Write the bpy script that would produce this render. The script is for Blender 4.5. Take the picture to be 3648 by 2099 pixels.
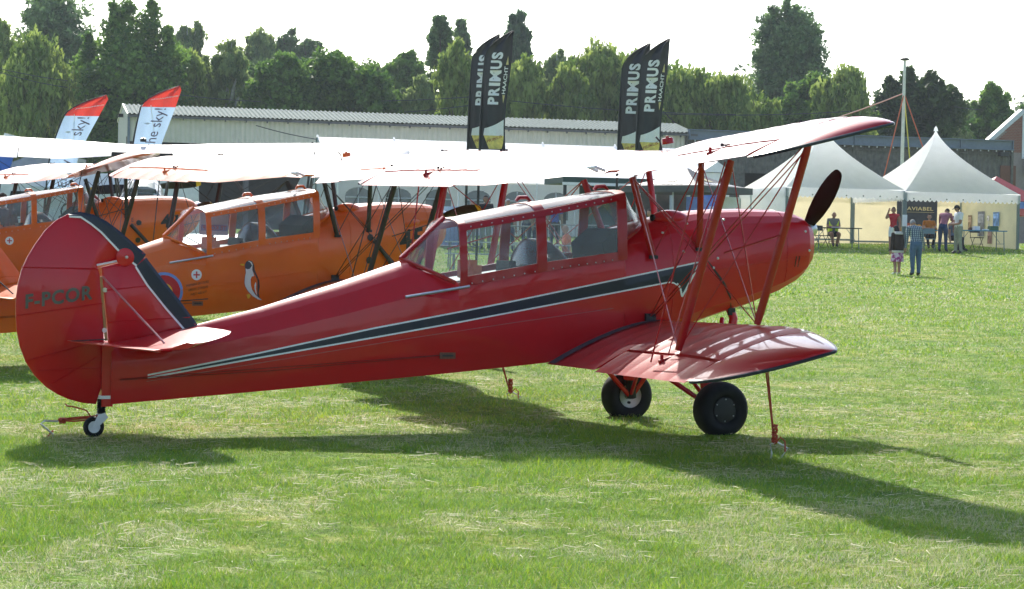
import bpy, bmesh, math, random
import numpy as np
from mathutils import Vector, Matrix

for o in list(bpy.data.objects):
    bpy.data.objects.remove(o, do_unlink=True)
SC = bpy.context.scene
COL = SC.collection
rnd = random.Random(7)
R = math.radians

# ------------------------------------------------------------------ camera
CF = 7477.0; CW, CH = 3648.0, 2099.0          # focal length and picture size in photo pixels
CAMP = np.array([-8.37, -15.549, 1.427]); PSI, PIT, ROL = R(23.892), R(1.116), R(1.052)
FW = np.array([math.sin(PSI)*math.cos(PIT), math.cos(PSI)*math.cos(PIT), -math.sin(PIT)])
_r = np.array([math.cos(PSI), -math.sin(PSI), 0.0]); _u = np.cross(_r, FW)
RI = _r*math.cos(ROL) + _u*math.sin(ROL); UP = -_r*math.sin(ROL) + _u*math.cos(ROL)
camd = bpy.data.cameras.new('camera'); cam = bpy.data.objects.new('camera', camd); COL.objects.link(cam)
camd.sensor_fit = 'HORIZONTAL'; camd.sensor_width = 36.0; camd.lens = 36.0*CF/CW
camd.clip_start = 0.3; camd.clip_end = 4000.0
cam.matrix_world = Matrix(((RI[0], UP[0], -FW[0], CAMP[0]), (RI[1], UP[1], -FW[1], CAMP[1]),
                           (RI[2], UP[2], -FW[2], CAMP[2]), (0, 0, 0, 1)))
SC.camera = cam

# ------------------------------------------------------------------ light
SUN_EL = R(36.5); SUN_AZ = R(13.0)             # azimuth measured from +Y towards +X
sd = Vector((math.sin(SUN_AZ)*math.cos(SUN_EL), math.cos(SUN_AZ)*math.cos(SUN_EL), math.sin(SUN_EL)))
W = bpy.data.worlds.new('World'); SC.world = W; W.use_nodes = True
nt = W.node_tree; nt.nodes.clear()
sky = nt.nodes.new('ShaderNodeTexSky'); sky.sky_type = 'NISHITA'; sky.sun_disc = False
sky.sun_elevation = SUN_EL; sky.sun_rotation = SUN_AZ
sky.air_density = 1.0; sky.dust_density = 1.2; sky.ozone_density = 1.0; sky.altitude = 20
bg = nt.nodes.new('ShaderNodeBackground'); bg.inputs[1].default_value = 0.15
wo = nt.nodes.new('ShaderNodeOutputWorld')
nt.links.new(sky.outputs[0], bg.inputs[0]); nt.links.new(bg.outputs[0], wo.inputs[0])
sl = bpy.data.lights.new('sun', 'SUN'); sl.energy = 4.2; sl.angle = R(0.53); sl.color = (1.0, 0.95, 0.86)
sun = bpy.data.objects.new('sun', sl); COL.objects.link(sun)
sun.rotation_euler = sd.to_track_quat('Z', 'Y').to_euler(); sun.location = (0, 40, 60)
SC.view_settings.view_transform = 'Standard'; SC.view_settings.look = 'None'
SC.view_settings.exposure = 0.7; SC.view_settings.gamma = 1.0; SC.view_settings.use_curve_mapping = False
SC.render.engine = 'CYCLES'; SC.cycles.use_denoising = True
SC.cycles.max_bounces = 8; SC.cycles.transparent_max_bounces = 24
SC.cycles.sample_clamp_indirect = 6.0; SC.cycles.use_adaptive_sampling = True; SC.cycles.adaptive_threshold = 0.035; SC.cycles.adaptive_min_samples = 24

# ------------------------------------------------------------------ places
def at(u, v, Z):
    """photo pixel + distance along the view -> world point"""
    d = FW + RI*((u - CW/2)/CF) - UP*((v - CH/2)/CF)
    return CAMP + d*Z
KZ = [-300, 16.5, 19.5, 25.3, 33, 45, 61, 69, 76, 84, 92, 110, 300, 3000]
KH = [0, 0, 0.03, 0.2, 0.4, 0.62, 0.92, 1.28, 1.68, 2.08, 2.28, 2.45, 3.2, 6.0]
_zz = np.linspace(-300, 3000, 33001)
_hh = np.interp(_zz, KZ, KH)
_k = np.hanning(41); _k /= _k.sum()
_hs = np.convolve(np.pad(_hh, 20, mode='edge'), _k, mode='valid')
def depth(x, y):
    return (x - CAMP[0])*math.sin(PSI) + (y - CAMP[1])*math.cos(PSI)
def tz(x, y):
    """height of the ground"""
    return np.interp(depth(np.asarray(x, float), np.asarray(y, float)), _zz, _hs)
def gp(u, Z):
    """ground point in the direction of photo column u (taken at the horizon), Z metres away"""
    p = at(u, 904 + (u - 1824)*0.01836, Z); return (float(p[0]), float(p[1]), float(tz(p[0], p[1])))

# ------------------------------------------------------------------ materials
MATS = {}
def nodes_of(m):
    m.use_nodes = True; n = m.node_tree.nodes; l = m.node_tree.links
    return n, l, n['Principled BSDF']
def mat(name, col, rough=0.5, metal=0.0, spec=0.5, coat=0.0, crough=0.1, var=0.08, vscale=6.0, bump=0.0,
        bscale=40.0, alpha=None, trans=0.0, emit=None):
    if name in MATS: return MATS[name]
    m = bpy.data.materials.new(name); n, l, b = nodes_of(m)
    b.inputs['Roughness'].default_value = rough; b.inputs['Metallic'].default_value = metal
    b.inputs['Specular IOR Level'].default_value = spec
    b.inputs['Coat Weight'].default_value = coat; b.inputs['Coat Roughness'].default_value = crough
    b.inputs['Base Color'].default_value = (*col, 1)
    tc = n.new('ShaderNodeTexCoord')
    if var > 0:
        no = n.new('ShaderNodeTexNoise'); no.inputs['Scale'].default_value = vscale; no.inputs['Detail'].default_value = 5
        l.new(tc.outputs['Object'], no.inputs['Vector'])
        mr = n.new('ShaderNodeMapRange'); mr.inputs[1].default_value = 0.3; mr.inputs[2].default_value = 0.7
        mr.inputs[3].default_value = 1 - var; mr.inputs[4].default_value = 1 + var
        l.new(no.outputs['Fac'], mr.inputs[0])
        mx = n.new('ShaderNodeVectorMath'); mx.operation = 'MULTIPLY'; mx.inputs[0].default_value = col
        l.new(mr.outputs[0], mx.inputs[1]); l.new(mx.outputs[0], b.inputs['Base Color'])
    if bump > 0:
        nb = n.new('ShaderNodeTexNoise'); nb.inputs['Scale'].default_value = bscale; nb.inputs['Detail'].default_value = 4
        l.new(tc.outputs['Object'], nb.inputs['Vector'])
        bp = n.new('ShaderNodeBump'); bp.inputs['Strength'].default_value = bump; bp.inputs['Distance'].default_value = 0.02
        l.new(nb.outputs['Fac'], bp.inputs['Height']); l.new(bp.outputs[0], b.inputs['Normal'])
    if trans > 0:   # thin sheet that lets light through (canvas, leaves)
        t = n.new('ShaderNodeBsdfTranslucent'); t.inputs[0].default_value = (*col, 1)
        ms = n.new('ShaderNodeMixShader'); ms.inputs[0].default_value = trans
        out = n['Material Output']
        l.new(b.outputs[0], ms.inputs[1]); l.new(t.outputs[0], ms.inputs[2]); l.new(ms.outputs[0], out.inputs[0])
        if var > 0: l.new(mx.outputs[0], t.inputs[0])
    if emit: b.inputs['Emission Color'].default_value = (*col, 1); b.inputs['Emission Strength'].default_value = emit
    MATS[name] = m; return m
def glass(name, tint=(0.9, 0.95, 0.95), refl=0.12, haze=0.06):  # haze: pale diffuse veil standing in for sky reflections on the panes
    if name in MATS: return MATS[name]
    m = bpy.data.materials.new(name); n, l, b = nodes_of(m); n.remove(b)
    tr = n.new('ShaderNodeBsdfTransparent'); tr.inputs[0].default_value = (*tint, 1)
    gl = n.new('ShaderNodeBsdfGlossy'); gl.inputs['Roughness'].default_value = 0.12
    df = n.new('ShaderNodeBsdfDiffuse'); df.inputs[0].default_value = (0.6, 0.65, 0.68, 1)
    lw = n.new('ShaderNodeFresnel'); lw.inputs[0].default_value = 1.45
    mr = n.new('ShaderNodeMath'); mr.operation = 'MULTIPLY_ADD'; mr.inputs[1].default_value = 0.55; mr.inputs[2].default_value = refl*0.2
    l.new(lw.outputs[0], mr.inputs[0])
    a = n.new('ShaderNodeMixShader'); a.inputs[0].default_value = haze
    l.new(tr.outputs[0], a.inputs[1]); l.new(df.outputs[0], a.inputs[2])
    c = n.new('ShaderNodeMixShader'); l.new(mr.outputs[0], c.inputs[0]); l.new(a.outputs[0], c.inputs[1]); l.new(gl.outputs[0], c.inputs[2])
    l.new(c.outputs[0], n['Material Output'].inputs[0])
    MATS[name] = m; return m

# ------------------------------------------------------------------ mesh building
class MB:
    def __init__(s): s.v = []; s.f = []; s.mi = []
    def add(s, vs, fs, mi=0):
        o = len(s.v); s.v += [tuple(map(float, p)) for p in vs]
        s.f += [tuple(i + o for i in f) for f in fs]; s.mi += [mi]*len(fs); return s
    def box(s, c, d, rz=0.0, M=None, mi=0):
        x, y, z = [k/2 for k in d]
        p = [(-x,-y,-z),(x,-y,-z),(x,y,-z),(-x,y,-z),(-x,-y,z),(x,-y,z),(x,y,z),(-x,y,z)]
        if M is not None: p = [tuple(M @ Vector(q)) for q in p]
        elif rz: k, q = math.cos(rz), math.sin(rz); p = [(a*k - b*q, a*q + b*k, e) for a, b, e in p]
        p = [(a + c[0], b + c[1], e + c[2]) for a, b, e in p]
        return s.add(p, [(0,3,2,1),(4,5,6,7),(0,1,5,4),(1,2,6,5),(2,3,7,6),(3,0,4,7)], mi)
    def tube(s, pts, rad, n=8, flat=1.0, fdir=None, cap=True, mi=0):
        """tube along points; flat<1 squeezes across fdir"""
        P = [Vector(p) for p in pts]; k = len(P)
        if not hasattr(rad, '__len__'): rad = [rad]*k
        vs = []
        for i in range(k):
            t = (P[min(i+1, k-1)] - P[max(i-1, 0)])
            t = t.normalized() if t.length > 1e-9 else Vector((0, 0, 1))
            a = Vector(fdir) if fdir is not None else (Vector((0, 0, 1)) if abs(t.z) < 0.9 else Vector((1, 0, 0)))
            a = (a - t*a.dot(t)); a = a.normalized() if a.length > 1e-6 else t.orthogonal().normalized()
            b = t.cross(a)
            for j in range(n):
                q = 2*math.pi*j/n
                vs.append(P[i] + a*math.cos(q)*rad[i] + b*math.sin(q)*rad[i]*flat)
        fs = []
        for i in range(k-1):
            for j in range(n):
                fs.append((i*n + j, i*n + (j+1) % n, (i+1)*n + (j+1) % n, (i+1)*n + j))
        if cap: fs += [tuple(range(n-1, -1, -1)), tuple((k-1)*n + j for j in range(n))]
        return s.add(vs, fs, mi)
    def grid(s, rows, mi=0, closed=False):
        n = len(rows[0]); vs = [p for r in rows for p in r]; fs = []
        for i in range(len(rows)-1):
            for j in range(n if closed else n-1):
                fs.append((i*n + j, i*n + (j+1) % n, (i+1)*n + (j+1) % n, (i+1)*n + j))
        return s.add(vs, fs, mi)
    def loft(s, rows, caps=True, mi=0):
        s.grid(rows, mi, True)
        if caps:
            n = len(rows[0]); s.add(rows[0], [tuple(range(n-1, -1, -1))], mi); s.add(rows[-1], [tuple(range(n))], mi)
        return s
    def lathe(s, prof, c, axis=(0, 1, 0), n=24, mi=0):
        """prof: (along axis, radius)"""
        ax = Vector(axis).normalized(); a = ax.orthogonal().normalized(); b = ax.cross(a); c = Vector(c)
        rows = [[c + ax*h + (a*math.cos(2*math.pi*j/n) + b*math.sin(2*math.pi*j/n))*r for j in range(n)] for h, r in prof]
        return s.grid(rows, mi, True)
    def poly(s, pts, mi=0): return s.add(pts, [tuple(range(len(pts)))], mi)
    def prism(s, pts, off, mi=0):
        n = len(pts); o = Vector(off); top = [tuple(Vector(p) + o) for p in pts]
        return s.add(list(pts) + top, [tuple(range(n-1, -1, -1)), tuple(range(n, 2*n))] +
                     [(i, (i+1) % n, n + (i+1) % n, n + i) for i in range(n)], mi)
    def build(s, name, m, parent=None, smooth=False, loc=None, rz=0.0, angle=40):
        me = bpy.data.meshes.new(name); me.from_pydata(s.v, [], s.f)
        ms = m if isinstance(m, (list, tuple)) else [m]
        for k in ms: me.materials.append(k)
        if len(ms) > 1: me.polygons.foreach_set('material_index', s.mi)
        bm = bmesh.new(); bm.from_mesh(me)
        bmesh.ops.remove_doubles(bm, verts=bm.verts, dist=1e-5)
        bmesh.ops.recalc_face_normals(bm, faces=bm.faces)
        if smooth:
            for f in bm.faces: f.smooth = True
            for e in bm.edges:
                if len(e.link_faces) == 2 and e.calc_face_angle(0) > R(angle): e.smooth = False
        bm.to_mesh(me); bm.free()
        o = bpy.data.objects.new(name, me); COL.objects.link(o)
        if parent is not None: o.parent = parent
        if loc is not None: o.location = loc
        if rz: o.rotation_euler = (0, 0, rz)
        return o
def tag(o, label=None, cat=None, group=None, kind=None):
    if label: o['label'] = label
    if cat: o['category'] = cat
    if group: o['group'] = group
    if kind: o['kind'] = kind
    return o
def thing(name, label, cat, loc=(0, 0, 0), rz=0.0, group=None):
    o = bpy.data.objects.new(name, None); COL.objects.link(o)
    o.location = loc; o.rotation_euler = (0, 0, rz); o.empty_display_size = 0.3
    return tag(o, label, cat, group)
def text2d(s, size=1.0, bold=0.0, spacing=1.0):
    """flat lettering as 2D triangles: (verts Nx2, faces), origin at lower left"""
    cu = bpy.data.curves.new('lettering', 'FONT'); cu.body = s; cu.size = size; cu.offset = bold; cu.space_character = spacing
    cu.resolution_u = 3
    ob = bpy.data.objects.new('lettering', cu); COL.objects.link(ob)
    dg = bpy.context.evaluated_depsgraph_get(); me = bpy.data.meshes.new_from_object(ob.evaluated_get(dg))
    vs = [(v.co.x, v.co.y) for v in me.vertices]; fs = [tuple(p.vertices) for p in me.polygons]
    bpy.data.objects.remove(ob, do_unlink=True); bpy.data.meshes.remove(me); bpy.data.curves.remove(cu)
    if vs:
        mx = min(v[0] for v in vs); my = min(v[1] for v in vs); vs = [(a - mx, b - my) for a, b in vs]
    return vs, fs
def lerp(a, b, t): return a + (b - a)*t
# ------------------------------------------------------------------ biplane
FAC = [(0,0),(.45,0),(.86,0),(.93,.15),(1,.34),(.992,.46),(.98,.58),(.95,.70),(.80,.80),(.62,.89),(.45,.94),(.28,.975),(.13,.995),(0,1)]
RND = [(0,0),(.35,.005),(.66,.04),(.87,.13),(.98,.29),(1,.42),(1,.54),(.97,.66),(.91,.76),(.80,.85),(.64,.92),(.44,.968),(.22,.993),(0,1)]
COK = [(0,0),(.45,0),(.9,0),(.96,.2),(1,.45),(1,.6),(1,.7),(1,.8),(.995,.88),(.985,.95),(.97,1),(.6,1),(.3,1),(0,1)]
#        x     bottom top   half-width  style weights (facet, round, cockpit)
STN = [(-4.76, .248, .72, .05, 1,0,0), (-4.4, .278, .78, .10, 1,0,0), (-4.1, .305, .845, .145, 1,0,0), (-3.63, .345, .970, .205, 1,0,0),
       (-2.98, .405, 1.173, .285, 1,0,0), (-2.56, .443, 1.318, .335, 1,0,0), (-2.43, .455, 1.36, .345, 1,0,0),
       (-2.10, .487, 1.19, .373, 0,0,1), (-1.72, .523, 1.243, .38, 0,0,1), (-1.36, .558, 1.308, .382, 0,0,1), (-.98, .60, 1.362, .38, 0,0,1),
       (-.655, .642, 1.41, .375, 0,0,1), (-.635, .645, 1.645, .374, 0,1,0), (-.335, .70, 1.73, .37, 0,1,0), (-.12, .78, 1.783, .362, 0,1,0),
       (.09, .862, 1.812, .356, 0,1,0), (.33, .94, 1.832, .345, 0,1,0), (.6, 1.015, 1.843, .328, 0,1,0), (.9, 1.13, 1.842, .302, 0,1,0),
       (1.08, 1.22, 1.826, .270, 0,1,0), (1.18, 1.295, 1.79, .238, 0,1,0), (1.25, 1.38, 1.74, .19, 0,1,0), (1.285, 1.45, 1.69, .135, 0,1,0),
       (1.30, 1.52, 1.64, .07, 0,1,0)]
def fus_half(x):
    S = STN
    if x <= S[0][0]: a = b = S[0]; t = 0
    elif x >= S[-1][0]: a = b = S[-1]; t = 0
    else:
        i = max(k for k in range(len(S)) if S[k][0] <= x); a, b = S[i], S[min(i+1, len(S)-1)]
        t = (x - a[0])/(b[0] - a[0]) if b[0] > a[0] else 0
    q = [lerp(a[k], b[k], t) for k in range(1, 7)]
    return [(q[2]*(q[3]*F[0] + q[4]*N[0] + q[5]*K[0]), q[0] + (q[1]-q[0])*(q[3]*F[1] + q[4]*N[1] + q[5]*K[1])) for F, N, K in zip(FAC, RND, COK)]
def surf_y(x, z):
    h = fus_half(x)[2:]
    for (y0, z0), (y1, z1) in zip(h, h[1:]):
        if z0 <= z <= z1 + 1e-9: return lerp(y0, y1, (z - z0)/max(z1 - z0, 1e-6))
    return h[0][0] if z < h[0][1] else h[-1][0]
def side_patch(mb, pts, fs, off=0.004, mi=0):
    mb.add([(x, -surf_y(x, z) - off, z) for x, z in pts], fs, mi)
def side_strip(mb, lo, hi, x0, x1, n=40, k=3, off=0.004, mi=0):
    rows = []
    for i in range(n+1):
        x = lerp(x0, x1, i/n); a, b = lo(x), hi(x)
        rows.append([(x, -surf_y(x, lerp(a, b, j/k)) - off, lerp(a, b, j/k)) for j in range(k+1)])
    mb.grid(rows, mi)
def pl(pts):
    X = [p[0] for p in pts]; Y = [p[1] for p in pts]
    return lambda x: float(np.interp(x, X, Y))
def disc(cx, cz, r, n=28, rot=0): return [(cx + r*math.cos(2*math.pi*i/n + rot), cz + r*math.sin(2*math.pi*i/n + rot)) for i in range(n)]
def disc_patch(mb, cx, cz, r, off, mi=0, n=28):
    pts = [(cx, cz)] + disc(cx, cz, r*.5, n) + disc(cx, cz, r, n)
    fs = [(0, 1 + i, 1 + (i+1) % n) for i in range(n)] + [(1 + i, 1 + n + i, 1 + n + (i+1) % n, 1 + (i+1) % n) for i in range(n)]
    side_patch(mb, pts, fs, off, mi)

def naca(s, t, m=.042, p=.4):
    yt = 5*t*(.2969*math.sqrt(s) - .126*s - .3516*s*s + .2843*s**3 - .1036*s**4)
    yc = m/p**2*(2*p*s - s*s) if s < p else m/(1-p)**2*((1 - 2*p) + 2*p*s - s*s)
    return yc + yt, yc*0.75 - yt*0.8
UPW = dict(le=lambda y: (.14 - .117*y, 2.293 + .025*y), te=lambda y: (-1.05 - .117*y, 1.985 + .025*y), tip=4.2, xm=-.70, y0l=3.0, y0t=3.62,
           ail=(1.857, 3.70), cut=(.42, 1.22))
LOW = dict(le=lambda y: (-.12 - .117*y, .860 + .018*y), te=lambda y: (-1.29 - .117*y, .545 + .018*y), tip=3.97, xm=-.95, y0l=2.75, y0t=3.30,
           ail=(1.50, 3.30), cut=None)
def wing_ends(w, y):
    (lx, lz), (tx, tz_) = w['le'](y), w['te'](y)
    xm = w['xm']; fl = ft = 1.0
    if y > w['y0l']: fl = max(0, 1 - ((y - w['y0l'])/(w['tip'] - w['y0l']))**1.45)**.75
    if y > w['y0t']: ft = math.sqrt(max(0, 1 - ((y - w['y0t'])/(w['tip'] - w['y0t']))**2))
    zc = lambda x: lz + (tz_ - lz)*(x - lx)/(tx - lx)
    nlx = xm + (lx - xm)*fl; ntx = xm + (tx - xm)*ft
    if w['cut']:
        a, b = w['cut']
        k = 0.36 if y <= a else (0.36*(1 - (y-a)/(b-a)) if y < b else 0)
        ntx = ntx + (nlx - ntx)*k
    return (nlx, zc(nlx)), (ntx, zc(ntx))
def wing_row(w, y, sgn, s0, s1, n=16, rib=0.0):
    (lx, lz), (tx, tz_) = wing_ends(w, y)
    c = math.hypot(tx - lx, tz_ - lz); t = min(.105, .105*(c/1.2)**.0) if c > .3 else .105
    ex, ez = ((tx-lx)/c, (tz_-lz)/c) if c > 1e-6 else (-1, 0)
    nx, nz = (ez, -ex) if ex < 0 else (-ez, ex)
    up = []; lo = []
    for i in range(n+1):
        s = s0 + (s1 - s0)*((1 - math.cos(math.pi*i/n))/2 if s0 == 0 else i/n)
        a, b = naca(max(s, 0), t)
        a += rib*(1 if .03 < s < .97 else 0)/max(c, .2)
        up.append((lx + ex*s*c + nx*a*c, sgn*y, lz + ez*s*c + nz*a*c)); lo.append((lx + ex*s*c + nx*b*c, sgn*y, lz + ez*s*c + nz*b*c))
    return up[::-1] + lo[1 if s0 == 0 else 0:]
def wing_stations(y0, y1, pitch=0.30):
    ys = []; y = y0
    k = max(1, round((y1 - y0)/pitch))
    for i in range(k):
        a, b = lerp(y0, y1, i/k), lerp(y0, y1, (i+1)/k)
        for t, r in ((0, .0020), (.06, .0002), (.5, -.0008), (.94, .0002)): ys.append((lerp(a, b, t), r))
    return ys + [(y1, .0020)]
def wing_half(mb, w, sgn, y_in, tipmi):
    a0, a1 = w['ail']
    mb.loft([wing_row(w, y, sgn, 0, 1, rib=r) for y, r in wing_stations(y_in, a0)])
    mb.loft([wing_row(w, y, sgn, 0, .735, rib=r) for y, r in wing_stations(a0, a1)])
    tip = w['tip']; n = 14
    rows = []
    for i in range(n+1):
        y = a1 + (tip - a1 - .002)*math.sin(math.pi/2*i/n)
        rows.append(wing_row(w, y, sgn, 0, 1))
    k = n - 3
    mb.loft(rows)

def biplane(label, root_loc, yaw, sc, group):
    """one biplane with its parts; sc = colour scheme"""
    B = thing('biplane', label, 'airplane', root_loc, yaw, group)
    body, frame, strut, trim = sc['body'], sc['frame'], sc['strut'], sc['trim']
    WH = sc['white']; BK = M_BLACK
    # fuselage
    mb = MB(); rows = []
    xs = sorted(set([s[0] for s in STN] + list(np.linspace(-4.76, -2.43, 12))))
    for x in xs:
        h = fus_half(x); rows.append([(x, y, z) for y, z in h] + [(x, -y, z) for y, z in h[-2:0:-1]])
    mb.loft(rows)
    FU = mb.build('fuselage', body, B, True, angle=14)
    # dark sheet at sill height, standing in for the shaded open cockpit
    mb = MB(); mb.grid([[(x, y, float(np.interp(x, [-2.1, -1.36, -.65], [1.19, 1.308, 1.41])) + .006) for y in (-.33, 0, .33)] for x in (-2.06, -1.36, -.67)])
    mb.build('cockpit_shade_sheet', M_DARK, B)
    # cowling details
    if sc['open'] is False:
        mb = MB(); c = Vector((-.12, -.13, 1.74))
        rows = [[(c.x + .17*math.cos(a), c.y + .085*math.sin(a)*math.cos(b), c.z + .075*math.sin(a)*math.sin(b)) for b in np.linspace(0, 2*math.pi, 13)[:-1]] for a in np.linspace(.05, math.pi - .05, 10)]
        mb.loft(rows); fa = mb.build('cowl_fairing', body, B, True)
        mb = MB(); mb.lathe([(0, 0), (0, .026), (.012, .03), (.02, .024)], (-.285, -.15, 1.745), (-1, -.25, .1), 12); mb.build('breather_pipe', M_DARK, fa, True)
    mb = MB(); mb.tube([(.43, -.2, 1.0), (.46, -.21, .92), (.44, -.215, .80)], .038, 10); mb.build('exhaust_pipe', strut if sc['open'] else body, B, True)
    mb = MB(); mb.box((.43, -.228, .975), (.06, .025, .06)); mb.build('exhaust_bracket', BK, B)
    mb = MB(); gp_ = [(.12, 1.40), (.20, 1.31), (.29, 1.21), (.37, 1.10), (.42, 1.01)]; mb.tube([(x, -surf_y(x, z) - .001, z) for x, z in gp_], [.004, .010, .013, .012, .008], 6, .6); mb.build('cowl_gap', BK, B, True)
    for xa in (-.20, .92):   # cowling joints
        mb = MB(); h = fus_half(xa)
        mb.tube([(xa, -y - .001, z) for y, z in h[3:]] + [(xa, y + .001, z) for y, z in h[-2:2:-1]], .0035, 5); mb.build('cowl_seam', body, B)
    mb = MB(); mb.tube([(x, -surf_y(x, 1.30 + .13*x) - .001, 1.30 + .13*x) for x in np.linspace(.13, 1.16, 12)], .0035, 5); mb.build('cowl_seam', body, B)
    for k in range(2):
        mb = MB(); x = 1.02 + .035*k; mb.tube([(x - .012, -surf_y(x, 1.36) - .002, 1.36), (x, -surf_y(x, 1.45) - .002, 1.45)], .006, 6); mb.build('cowl_louvre', BK, B)
    fast = None
    for x, z in sc['fasteners']:
        y = -surf_y(x, z)
        if fast is None:
            mb = MB(); mb.lathe([(-.004, .013), (.003, .012), (.007, .006), (.008, 0)], (0, 0, 0), (0, -1, 0), 8); fast = mb.build('fastener', M_STEEL, B, True); fast.location = (x, y, z)
        else:
            o = fast.copy(); COL.objects.link(o); o.location = (x, y, z)
    mb = MB(); mb.tube([(x, -surf_y(x, z) - .0005, z) for x, z in [(lerp(-4.5, -.75, k/24), float(np.interp(lerp(-4.5, -.75, k/24), [-4.5, -3.69, -2.41, -1.64, -.75], [.42, .556, .769, .88, 1.0]))) for k in range(25)]], .0028, 5); mb.build('stringer_tape', sc['wire2'] if sc['band'] else body, B)
    # propeller, thrust line tilted with the airframe
    al = R(12.5); ax = Vector((math.cos(al), 0, math.sin(al))); hub = Vector((1.212, 0, 1.665))
    mb = MB(); mb.lathe([(0, .085), (.06, .085), (.11, .06), (.135, .02), (.137, 0)], hub + ax*.04, ax, 16); mb.build('spinner', M_ALU, B, True)
    side = Vector((0, -1, 0)); upv = ax.cross(side)*-1
    if upv.z < 0: upv = -upv
    for k in range(2):
        q = R(sc['prop']) + math.pi*k
        d = side*math.cos(q) + upv*math.sin(q); e = ax.cross(d)
        mb = MB(); rows = []
        for t, ch, tw in ((.06, .045, 60), (.16, .055, 50), (.3, .070, 40), (.48, .080, 32), (.65, .080, 26), (.8, .070, 22), (.9, .055, 20), (.96, .040, 19), (.985, .022, 19)):
            r_ = t*sc['prad']; c = hub + ax*.07 + d*r_
            ca, sa = math.cos(R(tw)), math.sin(R(tw)); a = e*ca + ax*sa; b = ax*ca - e*sa; th = ch*.16
            rows.append([c + a*ch + b*0, c + a*ch*.4 + b*th, c - a*ch*.5 + b*th*.9, c - a*ch, c - a*ch*.4 - b*th*.25, c + a*ch*.5 - b*th*.2])
        mb.loft(rows[:7], mi=0); mb.loft(rows[6:], mi=1)
        mb.build('propeller_blade', [M_PROP, sc['proptip']], B, True, angle=60)
    # wings
    tipm = sc['tipband']
    for w, nm, yin in ((UPW, 'upper_wing', .46), (LOW, 'lower_wing', .37)):
        for sgn in (-1, 1):
            mb = MB(); wing_half(mb, w, sgn, yin, 1)
            WG = mb.build(nm, [sc['wing'], tipm], B, True, angle=32)
            a0, a1 = w['ail']; mb = MB()
            rows = []
            for y, r in wing_stations(a0 + .016, a1 - .016):
                r_ = wing_row(w, y, sgn, .765, 1.0, n=6, rib=r); xh = r_[6][0]; df = .06 if (w is UPW) == (sgn > 0) else -.05
                rows.append([(p[0], p[1], p[2] + (p[0] - xh)*df) for p in r_])
            mb.loft(rows); mb.build('aileron', sc['wing'], B, True, angle=32)
            if sc['band']:
                tp = w['tip']; ya = [lerp(a1 - .45, tp - .004, math.sin(math.pi/2*i/16)) for i in range(17)]
                mb = MB(); mb.tube([(wing_ends(w, y)[0][0], sgn*y, wing_ends(w, y)[0][1] - .006) for y in ya] + [(wing_ends(w, y)[1][0], sgn*y, wing_ends(w, y)[1][1] - .006) for y in ya[::-1] if y > a1 + .02], .012, 6); mb.build('tip_edge', tipm, WG, True)
            ym = 2.70 if w is UPW else 2.45
            (lx, lz), (tx, tzz) = wing_ends(w, ym); c = 1.2
            hx, hz = lerp(lx, tx, .80), lerp(lz, tzz, .80) + .05
            mb = MB(); mb.box((hx, sgn*ym, hz), (.17, .018, .03), M=Matrix.Rotation(R(-15), 3, 'Y')); mb.box((hx - .06, sgn*ym, hz), (.02, .012, .06)); mb.build('aileron_horn', frame, B)
            if w is LOW:
                mb = MB(); rows = []
                for s in np.linspace(.12, .99, 14):
                    r_ = []
                    for y in (.39, .47, .55):
                        (lx, lz), (tx, tzz) = wing_ends(w, y); a = naca(s, .105)[0]*1.2
                        r_.append((lerp(lx, tx, s) - a*.26, sgn*y, lerp(lz, tzz, s) + a*.965 + .006))
                    rows.append(r_)
                mb.grid(rows); mb.build('walkway_strip', M_WALK, WG)
            if w is UPW:
                for s in (.18, .72):
                    (lx, lz), (tx, tzz) = wing_ends(w, 2.67); a = naca(s, .105)[0]*1.2
                    for k in (-1, 0, 1):
                        mb = MB(); mb.box((lerp(lx, tx, s) - a*.26 + k*.028, sgn*2.67, lerp(lz, tzz, s) + a*.965 + .008), (.018, .02, .024 if k else .012)); mb.build('strut_bolt', M_DARK, WG)
    mb = MB(); ys = [-.455, -.42, -.3, -.12, -.118, 0, .118, .12, .3, .42, .455]
    rows = []
    for y in ys:
        r_ = wing_row(UPW, abs(y), 1, 0, 1.0 if abs(y) > .119 else .9); rows.append([(p[0], y, p[2]) for p in r_])
    mb.loft(rows); CS = mb.build('center_section', sc['wing'], B, True, angle=32)
    if sc['open']:
        mb = MB(); mb.box((-.66, 0, 2.13), (.10, .95, .07), M=None); mb.build('center_padding', M_BLACK, CS)
    mb = MB(); mb.lathe([(0, .05), (.035, .05), (.05, .042), (.052, 0)], (-.08, 0, 2.37), (-.2, 0, 1), 14); mb.lathe([(.05, .015), (.065, .015), (.065, 0)], (-.08, 0, 2.37), (-.2, 0, 1), 8); mb.build('fuel_cap', strut if sc['open'] else frame, CS, True)
    mb = MB(); mb.tube([(.0, .26, 2.33), (-.02, .26, 2.40), (-.06, .26, 2.44)], .008, 6); mb.build('fuel_vent', M_DARK, CS)
    mb = MB(); mb.tube([(-.70, -.08, 2.12), (-.79, -.08, 2.15), (-.79, .06, 2.15), (-.70, .06, 2.12)], .014, 8); mb.build('grab_handle', WH, CS, True)
    # struts and wires
    uF, uR, lF, lR = (-.365, 2.67, 2.26), (-1.0, 2.67, 2.11), (-.663, 2.5, .95), (-1.30, 2.5, .765)
    cF, cR, bF, bR = (-.02, .47, 2.20), (-.64, .45, 2.06), (.042, .352, 1.50), (-.40, .374, 1.43)
    fl = (-.42, .385, .93)
    S = lambda p, s: (p[0], s*p[1], p[2])
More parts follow.
